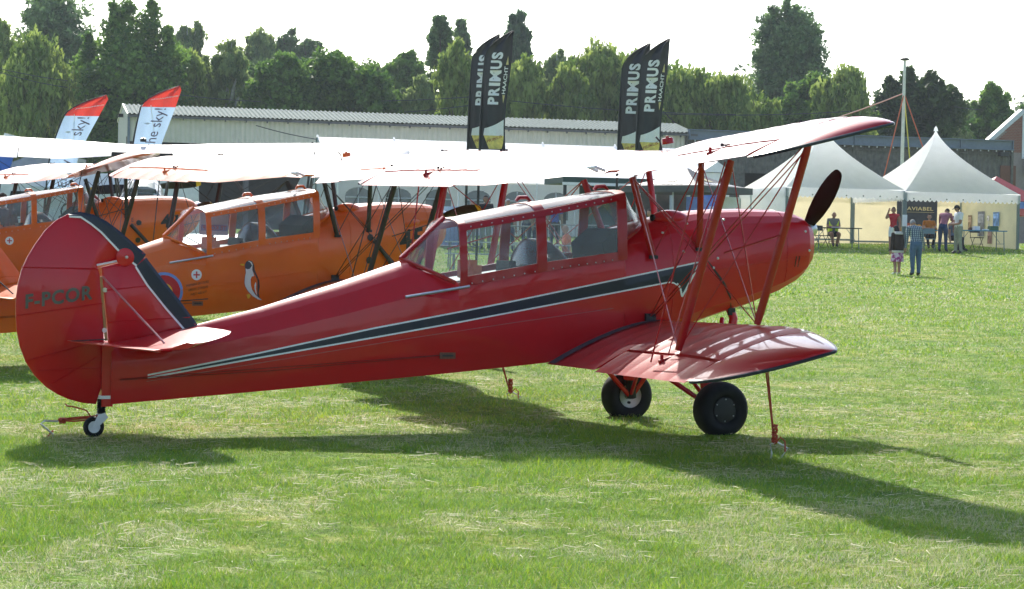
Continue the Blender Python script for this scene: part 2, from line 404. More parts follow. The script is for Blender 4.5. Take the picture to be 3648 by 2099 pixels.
    for s in (-1, 1):
        for a, b, r_ in ((uF, lF, .034), (uR, lR, .034)):
            mb = MB(); mb.tube([S(a, s), S([lerp(a[i], b[i], .06) for i in range(3)], s), S([lerp(a[i], b[i], .94) for i in range(3)], s), S(b, s)], [r_*.8, r_, r_, r_*.8], 10, .5, (1, 0, 0)); mb.build('interplane_strut', strut, B, True)
        for a, b in ((cF, bF), (cR, bR)):
            mb = MB(); mb.tube([S(a, s), S(b, s)], .03, 10, .55, (1, 0, 0)); mb.build('cabane_strut', strut, B, True)
            mb = MB(); mb.box(S((b[0], b[1] + .012, b[2] - .01), s), (.07, .03, .03)); mb.build('strut_fitting', BK, B)
        up2 = lambda p, d: (p[0] + d, p[1], p[2])
        for a, b in ((fl, up2(uF, -.02)), (up2(fl, .03), up2(uF, .03)), (fl, uR), (cF, lF), (cR, lF), (cR, lR), (uF, lR), (uR, lF), (cF, bR), (cR, bF)):
            mb = MB(); mb.tube([S(a, s), S(b, s)], .0048, 5); mb.build('bracing_wire', strut, B)
        mb = MB(); mb.tube([S((-1.25, 2.70, 2.10), s), S((-1.49, 2.45, .68), s)], .007, 6); mb.build('aileron_rod', strut, B)
        mb = MB(); mb.tube([S((-1.02, 2.62, 2.10), s), S((-1.36, 2.47, .74), s)], .005, 5); mb.build('bracing_wire', strut, B)
        mb = MB(); mb.box(S((-.42, .39, .93), s), (.09, .03, .06)); mb.build('wire_fitting', BK, B)
        mb = MB(); mb.tube([S((-1.0, 2.60, 1.46), s), S((-.52, 2.59, 1.60), s)], .006, 6); mb.build('wire_spreader', strut, B)
    # undercarriage
    for s in (-1, 1):
        hubp = (0, s*.83, .205)
        mb = MB(); pr = [(-.075, .105), (-.085, .12), (-.098, .15), (-.095, .185), (-.07, .214), (-.03, .226), (.03, .226), (.07, .214), (.095, .185), (.098, .15), (.085, .12), (.075, .105)]
        mb.lathe(pr, hubp, (0, 1, 0), 36); WL = mb.build('wheel', M_TYRE, B, True, angle=50)
        mb = MB(); mb.lathe([(.06, 0), (.066, .10), (.072, .106), (.076, .105), (.078, .098), (.08, 0)], hubp, (0, s, 0), 28); mb.build('hub_cover', sc['hub'], WL, True, angle=30)
        mb = MB(); mb.lathe([(.078, .1), (.084, .1), (.084, .107), (.078, .107)], hubp, (0, s, 0), 28); mb.build('hub_ring', M_TYRE, WL, True)
        for k in range(6):
            q = 2*math.pi*k/6 + .5; mb = MB(); mb.lathe([(.078, .006), (.084, .005), (.086, 0)], (hubp[0] + .088*math.cos(q), hubp[1], hubp[2] + .088*math.sin(q)), (0, s, 0), 6); mb.build('hub_bolt', M_STEEL, WL)
        mb = MB(); mb.lathe([(.02, .03), (.05, .09), (.07, .104), (.08, .104)], hubp, (0, -s, 0), 28); mb.build('wheel_rim', M_WHITEM, WL, True)
        mb = MB(); mb.lathe([(.075, .0), (.095, .012), (.12, .012)], (hubp[0] - .03, hubp[1], hubp[2] - .055), (0, -s, 0), 8); mb.build('wheel_valve', BK, WL)
        mb = MB(); mb.tube([(-.06, s*.62, .66), (-.035, s*.69, .36)], .065, 12, .75, (1, 0, 0)); mb.build('oleo_fairing', body, B, True)
        mb = MB(); mb.tube([(-.035, s*.69, .37), (-.01, s*.72, .26), (0, s*.73, .19)], [.05, .045, .04], 12); mb.build('oleo_leg', M_DARK if sc['open'] is False else BK, B, True)
        mb = MB(); mb.tube([(0, s*.73, .205), (0, s*.86, .205)], .025, 10); mb.build('axle', M_STEEL, B, True)
        mb = MB(); mb.tube([(-.01, s*.74, .20), (-.62, s*.40, .66)], .02, 8); mb.build('radius_rod', body, B, True)
        mb = MB(); mb.tube([(0, s*.74, .19), (.30, s*.30, .92)], .02, 8); mb.build('drag_strut', body, B, True)
        mb = MB(); mb.tube([(-.01, s*.74, .195), (-.15, s*.16, .70)], .018, 8); mb.build('half_axle', body, B, True)
    # fin and rudder
    RUD = [(-4.862, .248), (-4.96, .258), (-5.06, .285), (-5.15, .325), (-5.235, .38), (-5.32, .465), (-5.385, .565), (-5.43, .68), (-5.455, .80), (-5.464, .92), (-5.462, 1.04), (-5.45, 1.14), (-5.425, 1.24),
           (-5.385, 1.335), (-5.33, 1.43), (-5.26, 1.53), (-5.18, 1.61), (-5.09, 1.66), (-5.0, 1.676), (-4.9, 1.658), (-4.8, 1.61), (-4.72, 1.553), (-4.64, 1.487), (-4.56, 1.42), (-4.502, 1.368), (-4.56, 1.362), (-4.68, 1.335), (-4.872, 1.292), (-4.845, 1.20), (-4.815, .83), (-4.80, .60), (-4.795, .478)]
    FIN = [(-4.835, 1.268), (-4.68, 1.312), (-4.50, 1.345), (-4.40, 1.22), (-4.25, 1.04), (-4.12, .875), (-4.09, .835), (-4.30, .77), (-4.72, .70), (-4.775, .70), (-4.785, .83)]
    def plate(mb, P, t_edge, t_mid, ins):
        n = len(P); I = []
        ar = sum(P[i][0]*P[(i+1) % n][1] - P[(i+1) % n][0]*P[i][1] for i in range(n)); sg = 1 if ar > 0 else -1
        for i in range(n):
            a, b, c = Vector(P[i-1]), Vector(P[i]), Vector(P[(i+1) % n])
            d = ((b - a).normalized() + (c - b).normalized()).normalized(); I.append((b.x - sg*d.y*ins, b.y + sg*d.x*ins))
        for s in (-1, 1):
            mb.add([(x, s*t_edge, z) for x, z in P] + [(x, s*t_mid, z) for x, z in I],
                   [(i, (i+1) % n, n + (i+1) % n, n + i) for i in range(n)] + [tuple(range(n, 2*n))])
        mb.add([(x, -t_edge, z) for x, z in P] + [(x, t_edge, z) for x, z in P], [(i, (i+1) % n, n + (i+1) % n, n + i) for i in range(n)])
    mb = MB(); plate(mb, RUD, .006, .022, .022); RU = mb.build('rudder', body, B, True)
    mb = MB(); plate(mb, FIN, .008, .028, .03); FI = mb.build('fin', body, B, True)
    mb = MB(); mb.tube([(-4.79, 0, .72), (-4.84, 0, 1.20)], .012, 8); mb.build('rudder_post', M_TAN, FI)
    for z in (.80, .52, 1.10):
        mb = MB(); mb.tube([(-4.81, -.03, z), (-4.81, .03, z)], .018, 8); mb.build('rudder_hinge', M_STEEL, RU)
    for P in (((-5.43, 1.262), (-4.86, 1.255)), ((-5.458, .905), (-4.83, 1.00)), ((-5.38, .575), (-4.84, .72)), ((-5.20, .40), (-4.86, .60)), ((-5.30, .5), (-4.85, .52))):
        mb = MB(); mb.tube([(P[0][0], -.0235, P[0][1]), (P[1][0], -.026, P[1][1])], .005, 5); mb.build('rib_tape', body, RU)
    for P in (((-4.80, 1.10), (-4.42, 1.14)), ((-4.79, .86), (-4.16, .90))):
        mb = MB(); mb.tube([(P[0][0], -.030, P[0][1]), (P[1][0], -.027, P[1][1])], .005, 5); mb.build('rib_tape', body, FI)
    if sc['band']:
        out = [(-5.09, 1.66), (-5.0, 1.676), (-4.9, 1.658), (-4.8, 1.61), (-4.72, 1.553), (-4.64, 1.487), (-4.56, 1.42), (-4.502, 1.368)]
        wd = [.012, .03, .065, .085, .10, .11, .11, .105]
        def band(out, wd, par, flip=False):
            n = len(out); dirs = []
            for i in range(n):
                t = Vector((out[min(i+1, n-1)][0] - out[max(i-1, 0)][0], out[min(i+1, n-1)][1] - out[max(i-1, 0)][1])).normalized()
                dirs.append((t.y, -t.x) if not flip else (-t.y, t.x))
            for s in (-1, 1):
                mb = MB(); mw = MB()
                r1 = [(p[0] - d[0]*.002, s*.0115, p[1] - d[1]*.002) for p, d in zip(out, dirs)]; r2 = [(p[0] + d[0]*min(.022, w_*.6), s*.0295, p[1] + d[1]*min(.022, w_*.6)) for p, d, w_ in zip(out, dirs, wd)]
                r3 = [(p[0] + d[0]*w_, s*.034, p[1] + d[1]*w_) for p, d, w_ in zip(out, dirs, wd)]
                r4 = [(p[0] + d[0]*(w_ + .015), s*.034, p[1] + d[1]*(w_ + .015)) for p, d, w_ in zip(out, dirs, wd)]
                mb.grid([r1, r2, r3]); mw.grid([r3, r4])
                mb.build('edge_band', trim, par); mw.build('edge_line', WH, par)
        band(out, wd, RU)
        band([(-4.50, 1.345), (-4.40, 1.22), (-4.25, 1.04), (-4.12, .875), (-4.095, .84)], [.10, .115, .115, .10, .09], FI)
        mb = MB(); mb.tube([(-4.872, -.012, 1.285), (-4.52, -.012, 1.357)], .008, 6); mb.build('edge_line', WH, RU)
        mb = MB(); mb.lathe([(0, 0), (0, .068), (.004, .068), (.006, .062), (.006, 0)], (-4.665, -.035, 1.347), (0, -1, 0), 24); dw = mb.build('balance_disc', body, RU, True, angle=30)
        mb = MB(); mb.lathe([(.004, .014), (.014, .01), (.016, 0)], (-4.655, -.036, 1.347), (0, -1, 0), 10); mb.build('disc_bolt', M_STEEL, dw)
    if sc.get('reg'):
        vs, fs = text2d(sc['reg'], .135, .004, 1.12)
        wmax = max(v[0] for v in vs); hmax = max(v[1] for v in vs)
        mb = MB(); mb.add([(-5.398 + a/wmax*.494, -.0325, .955 + b/hmax*.108 + (a/wmax)*.075) for a, b in vs], fs); mb.build('registration_lettering', M_GREYGREEN, RU)
    # tailplane
    for s in (-1, 1):
        mb = MB(); rows = []
        for y in (.05, .3, .6, .85, 1.02, 1.14, 1.22, 1.255):
            f = math.sqrt(max(0, 1 - max(0, (y - .7)/.56)**2)) if y > .7 else 1
            xl = lerp(-4.50, -4.06, f); xt = -4.715 + .03*y if y < 1.15 else -4.68 + (y - 1.15)*.6
            zl = lambda x: .822 + (x + 4.1)*.20
            rows.append([(xt, s*y, zl(xt) + .008), (lerp(xt, xl, .6), s*y, zl(lerp(xt, xl, .6)) + .026), (xl, s*y, zl(xl)), (lerp(xt, xl, .6), s*y, zl(lerp(xt, xl, .6)) - .02), (xt, s*y, zl(xt) - .008)])
        mb.loft(rows); mb.build('tailplane', [body], B, True, angle=50)
        mb = MB(); rows = []
        for y, ch in ((.10, .36), (.2, .40), (.45, .42), (.7, .40), (.95, .34), (1.10, .25), (1.20, .14), (1.24, .05)):
            xh = -4.73 + .03*y; zh = .822 + (xh + 4.1)*.20
            e = R(5); rows.append([(xh, s*y, zh + .012), (xh - ch*math.cos(e), s*y, zh + ch*math.sin(e) + .002), (xh - ch*math.cos(e), s*y, zh + ch*math.sin(e) - .002), (xh, s*y, zh - .012)])
        mb.loft(rows); mb.build('elevator', body, B, True, angle=50)
        mb = MB(); mb.tube([(-4.83, s*.03, 1.20), (-4.56, s*.92, .72)], .0075, 8); mb.build('tail_bracing_wire', sc['wire2'], B)
    mb = MB(); mb.tube([(-5.13, -.38, .735), (-4.86, -.30, .745)], .005, 5); mb.build('trim_rod', M_DARK, B)
    # tail wheel
    mb = MB(); mb.box((-4.785, 0, .46), (.085, .075, .46)); mb.build('stern_post', body, B)
    mb = MB(); mb.box((-4.79, 0, .30), (.11, .08, .025)); mb.build('tail_bracket', WH, B)
    mb = MB(); prof = [(0, .02)]
    for k in range(8): prof += [(.005 + k*.014, .036), (.012 + k*.014, .028)]
    mb.lathe(prof + [(.118, .02)], (-4.82, 0, .175), (0, 0, 1), 14); mb.build('gaiter', BK, B, True)
    mb = MB(); mb.lathe([(-.022, .045), (-.03, .06), (-.022, .074), (0, .08), (.022, .074), (.03, .06), (.022, .045)], (-4.875, 0, .078), (0, 1, 0), 24); TW = mb.build('tail_wheel', M_TYRE, B, True)
    mb = MB(); mb.lathe([(-.02, .012), (-.024, .045), (.024, .045), (.02, .012)], (-4.875, 0, .078), (0, 1, 0), 18); mb.build('tail_wheel_rim', M_WHITEM, TW, True)
    for s in (-1, 1):
        mb = MB(); mb.prism([(-4.80, s*.035, .185), (-4.775, s*.035, .15), (-4.87, s*.035, .06), (-4.895, s*.035, .08), (-4.85, s*.035, .17)], (0, s*.006, 0)); mb.build('tail_fork', M_WHITEM, B)
    # tail control cables
    for dz in (0, .022):
        mb = MB(); mb.tube([(-4.70, -.075, .43 + dz*.3), (-3.6, -.225, .50 + dz), (-2.25, -.375, .622 + dz*.2)], .0022, 5); mb.build('control_cable', sc['cable'], B)
    mb = MB(); mb.box((-2.18, -surf_y(-2.18, .62) - .004, .62), (.13, .012, .05)); vt = mb.build('cable_exit', M_RUST, B)
    mb = MB(); mb.box((-2.18, -surf_y(-2.18, .62) - .009, .62), (.09, .012, .014)); mb.build('cable_slot', BK, vt)
    # canopy or open cockpits
    if not sc['open']:
        sill = pl([(-2.12, 1.172), (-1.36, 1.31), (-.62, 1.415)]); rail = pl([(-2.12, 1.60), (-1.46, 1.722), (-.62, 1.90)]); top = pl([(-2.12, 1.69), (-2.06, 1.70), (-1.4, 1.842), (-.62, 1.965)])
        def prof(x):
            a, b, c = sill(x), rail(x), top(x)
            h = [(.380, a - .02), (.382, a + .04), (.372, lerp(a, b, .45)), (.352, lerp(a, b, .8)), (.336, b), (.308, b + .045), (.24, lerp(b + .045, c, .55)), (.13, lerp(b + .045, c, .9)), (0, c)]
            return h
        def full(x, i0=0, grow=0.0):
            h = prof(x)[i0:]; q = [(x, -y - (grow if y > 0 else 0), z + (grow if y < .3 else 0)) for y, z in h]
            return q + [(x, -p[1], p[2]) for p in q[-2::-1]]
        CN = None
        mb = MB()
        for xc, hw in ((-2.065, .03), (-1.395, .042), (-.68, .042)):
            a, b = full(xc - hw, 0, .006), full(xc + hw, 0, .006); ai, bi = full(xc - hw, 0, -.010), full(xc + hw, 0, -.010)
            mb.loft([[p, q, r_, t] for p, q, r_, t in zip(a, b, bi, ai)])
        for s in (-1, 1):
            X = np.linspace(-2.09, -.64, 12)
            for f in (lambda x: (.378, sill(x) - .02, .374, sill(x) + .055), lambda x: (.345, rail(x) - .012, .318, rail(x) + .04)):
                rows = []
                for x in X:
                    y0, z0, y1, z1 = f(x); rows.append([(x, s*(y0 + .009), z0), (x, s*(y1 + .009), z1), (x, s*(y1 - .012), z1), (x, s*(y0 - .012), z0)])
                mb.loft(rows)
        CN = mb.build('canopy_frame', frame, B, True, angle=30)
        GL = M_GLASS
        for x0, x1 in ((-2.035, -1.437), (-1.353, -.722)):
            for s in (-1, 1):
                mb = MB(); mb.grid([[(x, -s*y, z) for y, z in prof(x)[1:5]] for x in np.linspace(x0, x1, 5)]); mb.build('side_window', GL, CN, True)
            mb = MB(); mb.grid([full(x, 5) for x in np.linspace(x0, x1, 5)]); mb.build('roof_window', M_ROOFGLASS, CN, True)
        # rear fairing glass
        h = prof(-2.095); n = len(h)
        edge = [(-2.12 - .32*(1 - (1 - i/(n-1))**1.0), .374*(1 - (i/(n-1))**1.6), lerp(1.19, 1.372, (i/(n-1))**1.1)) for i in range(n)]
        for s in (-1, 1):
            mb = MB(); A = [(-2.095, s*y, z) for y, z in h]; E = [(p[0], s*p[1], p[2]) for p in edge]
            mb.grid([A, [tuple((Vector(a)*.5 + Vector(b)*.5)) for a, b in zip(A, E)], E]); mb.build('rear_window', GL, CN, True)
            mb = MB(); mb.tube([(p[0] - .012, s*(p[1] + .004), p[2]) for p in edge], .016, 6); mb.build('rear_window_frame', frame, CN, True)
        mb = MB(); mb.tube([(-2.09, 0, 1.702), (-2.26, 0, 1.545), (-2.45, 0, 1.372)], .022, 8, 1.6); mb.build('rear_spine', frame, CN, True)
        # windscreen
        hb = prof(-.638)[3:]; n = len(hb)
        base = [(-.638 + .31*(i/(n-1))**.8, .345*(1 - (i/(n-1))**1.5), lerp(1.575, 1.74, (i/(n-1))**.8)) for i in range(n)]
        for s in (-1, 1):
            A = [(-.638, s*y, z) for y, z in hb]; E = [(p[0], s*p[1], p[2]) for p in base]
            mb = MB(); mb.grid([A, E]); mb.build('windscreen', GL, CN, True)
            mb = MB(); mb.tube([(p[0] + .01, s*(p[1] + .002), p[2] - .004) for p in base], .018, 6); mb.build('windscreen_frame', frame, CN, True)
        mb = MB(); mb.tube([(-.638, 0, 1.955), (-.328, 0, 1.742)], .008, 6); mb.build('windscreen_bar', M_WHITEM, CN)
        for xh in (-1.40, -.70):
            mb = MB(); mb.tube([(xh - .06, 0, top(xh) + .012), (xh - .04, 0, top(xh) + .04), (xh + .03, 0, top(xh) + .045), (xh + .07, 0, top(xh) + .012)], [.012, .016, .016, .01], 8, 1.8); mb.build('canopy_handle', frame, CN, True)
        # rivets along rails
        riv = None
        for x in list(np.arange(-1.30, -.74, .075)) + list(np.arange(-2.0, -1.45, .09)):
            for f in (lambda x: (-.347, rail(x) + .012), lambda x: (-.392, sill(x) - .004)):
                y, z = f(x)
                if riv is None:
                    mb = MB(); mb.lathe([(0, .006), (.004, .005), (.006, 0)], (0, 0, 0), (0, -1, .2), 6); riv = mb.build('rivet', M_STEEL, CN); o = riv
                else: o = riv.copy(); COL.objects.link(o)
                o.location = (x, y, z)
        # inside
        mb = MB(); rows = []
        for x, zt, wd in ((-1.44, 1.30, .2), (-1.40, 1.50, .25), (-1.36, 1.555, .27), (-1.20, 1.55, .27), (-1.08, 1.45, .26), (-1.0, 1.33, .25)):
            rows.append([(x, wd*math.cos(a), 1.25 + max(zt - 1.25, .02)*math.sin(a)**.7) for a in np.linspace(0, math.pi, 13)])
        mb.grid(rows); mb.poly(rows[0]); mb.build('instrument_hood', M_GLOSSBLACK, B, True)
        mb = MB(); mb.prism([(-.80, -.30, 1.39), (-.67, -.30, 1.42), (-.67, -.30, 1.65), (-.82, -.30, 1.53)], (0, .60, 0)); mb.build('instrument_panel', M_VDARK, B)
        for x, m_ in ((-1.86, sc['seat']), (-1.52, M_DARK)):
            mb = MB(); mb.box((x, 0, 1.27), (.07, .34, .12)); mb.box((x - .02, 0, 1.34), (.06, .26, .06)); mb.build('seat_back', m_, B)
        for s in (-1, 1):
            mb = MB(); mb.tube([(-2.54, s*.352, 1.075), (-2.02, s*.390, 1.165)], .012, 8); mb.build('canopy_rail', M_ALU, B, True)
    else:
        for xc in (-.95, -1.75):
            zt = float(np.interp(xc, [-2.1, -1.36, -.65], [1.19, 1.308, 1.41])) + .03
            mb = MB(); mb.tube([(xc + .30*math.cos(a), .33*math.sin(a), zt) for a in np.linspace(0, 2*math.pi, 21)], .022, 6); mb.build('cockpit_rim', M_BLACK, B, True)
            mb = MB(); mb.prism([(xc + .33, -.26, zt - .05), (xc + .33, .26, zt - .05), (xc + .30, .22, zt + .20), (xc + .30, -.22, zt + .20)], (.012, 0, 0)); mb.build('instrument_panel', M_DARK, B)
            mb = MB(); mb.grid([[(xc + .35, y, zt + .06), (xc + .22, y*.9, zt + .30)] for y in (-.22, -.1, .1, .22)]); mb.build('windscreen', M_ROOFGLASS, B)
            mb = MB(); mb.box((xc - .24, 0, zt - .02), (.06, .36, .28)); mb.build('seat_back', M_DARK, B)
    return B
# ------------------------------------------------------------------ shared materials
M_BLACK = mat('black_rubber', (.012, .012, .013), .55, var=.2)
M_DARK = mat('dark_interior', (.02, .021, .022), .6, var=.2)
M_VDARK = mat('panel_black', (.004, .004, .0045), .9, spec=.1, var=0)
M_GLOSSBLACK = mat('gloss_black', (.012, .012, .013), .25, spec=.6, var=.1)
M_STEEL = mat('steel', (.55, .55, .54), .3, .9, var=.1)
M_ALU = mat('aluminium', (.62, .63, .64), .32, .8, var=.08)
M_WHITEM = mat('white_metal', (.72, .73, .73), .4, .0, var=.08)
M_TAN = mat('tan_wood', (.42, .24, .08), .5)
M_RUST = mat('rust', (.16, .06, .03), .6, var=.3, vscale=40)
M_TYRE = mat('tyre_rubber', (.010, .0105, .012), .7, spec=.25, var=.25, vscale=20, bump=.05)
M_WALK = mat('walkway_grip', (.055, .055, .065), .75, var=.2, vscale=60, bump=.2, bscale=300)
M_PROP = mat('varnished_propeller', (.012, .005, .006), .4, spec=.3, var=.25, vscale=10)
M_GREYGREEN = mat('grey_green_lettering', (.08, .09, .07), .5, var=.35, vscale=8)
M_GLASS = glass('canopy_glass', (.88, .93, .95), .10, .11)
M_ROOFGLASS = glass('canopy_roof_glass', (.62, .68, .70), .5, .28)
M_WHITEP = mat('white_paint', (.78, .79, .80), .35, var=.05)
M_NAVY = mat('navy_trim', (.008, .013, .030), .28, spec=.4, var=.1)
def paint(name, col, rough=.34, coat=.42, crough=.025, var=.07):
    if name in MATS: return MATS[name]
    m = mat(name, col, rough, 0, .25, coat, crough, var, 2.2, bump=.010, bscale=5.0); return m
M_RED = paint('red_dope', (.53, .005, .011))
M_REDW = paint('red_wing_dope', (.44, .013, .014), .30, .7, .035)
M_REDF = paint('red_strut_paint', (.37, .005, .007), .35)
M_OR = paint('orange_dope', (.72, .125, .008), .32)
M_ORW = paint('orange_wing_dope', (.68, .15, .02), .34, .8, .12)
M_SIL = paint('silver_dope', (.42, .44, .47), .38)
M_SILW = paint('pale_wing_dope', (.75, .70, .66), .44)
M_BSTRUT = mat('black_strut', (.014, .013, .012), .45, var=.2)
M_YEL = mat('yellow_tip', (.75, .45, .02), .4)
M_BLUEP = paint('blue_paint', (.018, .11, .46))

# ------------------------------------------------------------------ ground
def ground():
    t = np.concatenate([np.linspace(-60, 6, 12), np.linspace(8, 110, 103), np.array([116, 124, 134, 150, 180, 230, 300, 420, 600, 900, 1400, 2200])])
    s = np.concatenate([-np.geomspace(1600, 30, 14), np.linspace(-28, 28, 57), np.geomspace(30, 1600, 14)])
    T, S = np.meshgrid(t, s, indexing='ij')
    X = CAMP[0] + T*math.sin(PSI) + S*math.cos(PSI); Y = CAMP[1] + T*math.cos(PSI) - S*math.sin(PSI); Z = tz(X, Y)
    mb = MB(); mb.grid([[(X[i, j], Y[i, j], Z[i, j]) for j in range(len(s))] for i in range(len(t))])
    m = bpy.data.materials.new('meadow_soil'); n, l, b = nodes_of(m); b.inputs['Roughness'].default_value = .9; b.inputs['Specular IOR Level'].default_value = .1
    tc = n.new('ShaderNodeTexCoord')
    def noise(sc, det=6):
        k = n.new('ShaderNodeTexNoise'); k.inputs['Scale'].default_value = sc; k.inputs['Detail'].default_value = det; l.new(tc.outputs['Object'], k.inputs['Vector']); return k
    n1, n2, n3 = noise(.55), noise(3.2, 8), noise(26, 4)
    r1 = n.new('ShaderNodeValToRGB'); l.new(n2.outputs['Fac'], r1.inputs[0])
    e = r1.color_ramp.elements; e[0].position = .30; e[0].color = (.085, .165, .022, 1); e[1].position = .72; e[1].color = (.34, .34, .11, 1)
    k = r1.color_ramp.elements.new(.52); k.color = (.19, .28, .04, 1)
    r2 = n.new('ShaderNodeValToRGB'); l.new(n3.outputs['Fac'], r2.inputs[0]); r2.color_ramp.elements[0].position = .3; r2.color_ramp.elements[0].color = (.55, .55, .55, 1); r2.color_ramp.elements[1].position = .7; r2.color_ramp.elements[1].color = (1.35, 1.35, 1.3, 1)
    mx = n.new('ShaderNodeMix'); mx.data_type = 'RGBA'; mx.blend_type = 'MULTIPLY'; mx.inputs[0].default_value = 1
    l.new(r1.outputs[0], mx.inputs[6]); l.new(r2.outputs[0], mx.inputs[7])
    r3 = n.new('ShaderNodeValToRGB'); l.new(n1.outputs['Fac'], r3.inputs[0]); r3.color_ramp.elements[0].position = .35; r3.color_ramp.elements[0].color = (.82, .95, .8, 1); r3.color_ramp.elements[1].position = .68; r3.color_ramp.elements[1].color = (1.25, 1.08, 1.05, 1)
    m2 = n.new('ShaderNodeMix'); m2.data_type = 'RGBA'; m2.blend_type = 'MULTIPLY'; m2.inputs[0].default_value = 1
    l.new(mx.outputs[2], m2.inputs[6]); l.new(r3.outputs[0], m2.inputs[7]); l.new(m2.outputs[2], b.inputs['Base Color'])
    bp = n.new('ShaderNodeBump'); bp.inputs['Strength'].default_value = .8; bp.inputs['Distance'].default_value = .04; l.new(n3.outputs['Fac'], bp.inputs['Height']); l.new(bp.outputs[0], b.inputs['Normal'])
    tag(mb.build('ground', m, None, True), 'mown grass airfield under the parked planes', kind='structure')
ground()

# ------------------------------------------------------------------ the four biplanes
fastn = [(-.02, 1.70), (.16, 1.66), (.33, 1.74), (.95, 1.76), (-.26, 1.62), (.04, 1.55), (-.10, 1.47), (.22, 1.42), (1.13, 1.66), (1.17, 1.50), (.18, 1.34)]
base = dict(white=M_WHITEP, trim=M_NAVY, open=False, prad=.85, prop=36, proptip=M_PROP, hub=M_BLACK, fasteners=fastn, band=True, seat=mat('orange_cushion', (.6, .16, .06), .7), wire2=mat('pale_red_wire', (.45, .14, .14), .35), cable=mat('dark_red_cable', (.10, .008, .01), .5))
red = dict(base, body=M_RED, wing=M_REDW, frame=M_REDF, strut=M_REDF, tipband=M_NAVY, reg='F-PCOR')
RP = biplane('red biplane with closed canopy and F-PCOR on its rudder, nearest the camera', (0, 0, 0), 0, red, 'biplanes parked in a row')
org = dict(base, body=M_OR, wing=M_ORW, frame=M_OR, strut=M_BSTRUT, tipband=M_ORW, trim=M_OR, band=False, fasteners=[], wire2=M_BSTRUT, hub=M_OR, proptip=M_YEL)
P1 = biplane('orange biplane numbered 45 with a penguin painted on its side', (.077, 8.401, .225), R(10.85), dict(org, prop=8, prad=.95), 'biplanes parked in a row')
P1.rotation_euler[0] = R(1.2); P1.location[2] = .185
P2 = biplane('orange biplane numbered 42, farthest left in the row', (-.724, 16.975, .389), R(1.75), dict(org, prop=2), 'biplanes parked in a row')
q = gp(505, 42)
silv = dict(base, body=M_SIL, wing=M_SILW, frame=M_DARK, strut=M_BSTRUT, tipband=M_SILW, trim=M_SIL, band=False, fasteners=[], wire2=M_BSTRUT, open=True, prop=5, proptip=M_YEL, prad=.95)
P3 = biplane('silver open cockpit biplane with black struts behind the orange ones', (q[0], q[1], q[2]), R(75), silv, 'biplanes parked in a row')
P3.scale = (1.25, 1.25, 1.25)

# painted marks of the red one
up = pl([(-4.494, .464), (-3.688, .628), (-2.77, .83), (-1.645, 1.047), (.045, 1.383)])
lo = pl([(-4.494, .450), (-3.688, .600), (-2.769, .765), (-1.643, .969), (-.226, 1.223), (-.165, 1.205), (-.134, 1.173), (-.115, 1.105), (-.05, 1.215), (.0, 1.30), (.045, 1.375)])
mb = MB(); side_strip(mb, lo, up, -4.25, .045, 130, 6, .004); mb.build('side_stripe', M_NAVY, RP)
mb = MB(); side_strip(mb, lambda x: up(x) - .003, lambda x: up(x) + .010, -4.494, .062, 90, 1, .0055); mb.build('stripe_border', M_WHITEP, RP)
mb = MB(); side_strip(mb, lambda x: lo(x) - .010, lambda x: lo(x) + .003, -4.494, -.150, 90, 1, .0055)
ctr = [(-.17, 1.207), (-.150, 1.19), (-.134, 1.165), (-.115, 1.100), (-.05, 1.215), (.0, 1.30), (.05, 1.395)]
for a, b in zip(ctr, ctr[1:]):
    d = Vector((b[0]-a[0], b[1]-a[1])).normalized(); k = .009; nx, nz = -d.y*k, d.x*k
    side_patch(mb, [(a[0]+nx, a[1]+nz), (a[0]-nx, a[1]-nz), (b[0]-nx, b[1]-nz), (b[0]+nx, b[1]+nz)], [(0, 1, 2, 3)], .006)
mb.build('stripe_border', M_WHITEP, RP)

# painted marks of the orange ones
def cross_badge(B, x, z):
    mb = MB(); disc_patch(mb, x, z, .062, .004); d = mb.build('badge_disc', M_WHITEP, B)
    mb = MB()
    for w, h in ((.075, .016), (.016, .075)):
        side_patch(mb, [(x-w/2, z-h/2), (x+w/2, z-h/2), (x+w/2, z+h/2), (x-w/2, z+h/2)], [(0, 1, 2, 3)], .006 if w > h else .0065)
    mb.build('badge_cross', mat('cross_red', (.55, .01, .015), .4), d)
def side_text(B, s, x, z, h, slope, m, bold=.0, name='fuselage_number', wide=1.0):
    vs, fs = text2d(s, 1.0, bold, 1.05); hm = max(v[1] for v in vs)
    mb = MB(); side_patch(mb, [(x + a/hm*h*wide, z + b/hm*h + slope*a/hm*h) for a, b in vs], fs, .005); return mb.build(name, m, B)
for B, num, dx, cb in ((P1, '45', 0, (-2.209, .945)), (P2, '42', .17, (-1.766, 1.093))):
    cross_badge(B, *cb)
    side_text(B, num, .49 + dx*.6, 1.25 if num == '45' else 1.33, .25 if num == '45' else .21, .17, M_BLACK, .03, wide=1.05)
    mb = MB()
    rows = [[(x + dx, -surf_y(.67, 1.59) + .02 - .075*math.sin(math.pi*t)**.6*math.cos(a), 1.56 + .05*math.sin(math.pi*t)**.6*math.sin(a) + .06*t) for a in np.linspace(0, 2*math.pi, 11)[:-1]] for t, x in [(k/8, .53 + .28*k/8) for k in range(9)]]
    mb.loft(rows); mb.build('cowl_blister', M_OR, B, True)
    for x, z in ((.065, 1.411), (.058, 1.14)):
        mb = MB(); disc_patch(mb, x + dx, z, .042, .01); mb.build('filler_cap', M_BSTRUT, B)
    mb = MB(); mb.tube([(.10, -.39, 1.38), (.36, -.37, 1.12), (.50, -.33, 1.02)], .028, 8, .5); mb.build('exhaust_stain_pipe', M_BSTRUT, B, True)
    mb = MB(); mb.tube([(-2.60, -surf_y(-2.60, .63) - .004, .63), (-2.06, -surf_y(-2.06, .672) - .004, .672)], .006, 5); mb.build('control_cable', M_DARK, B)
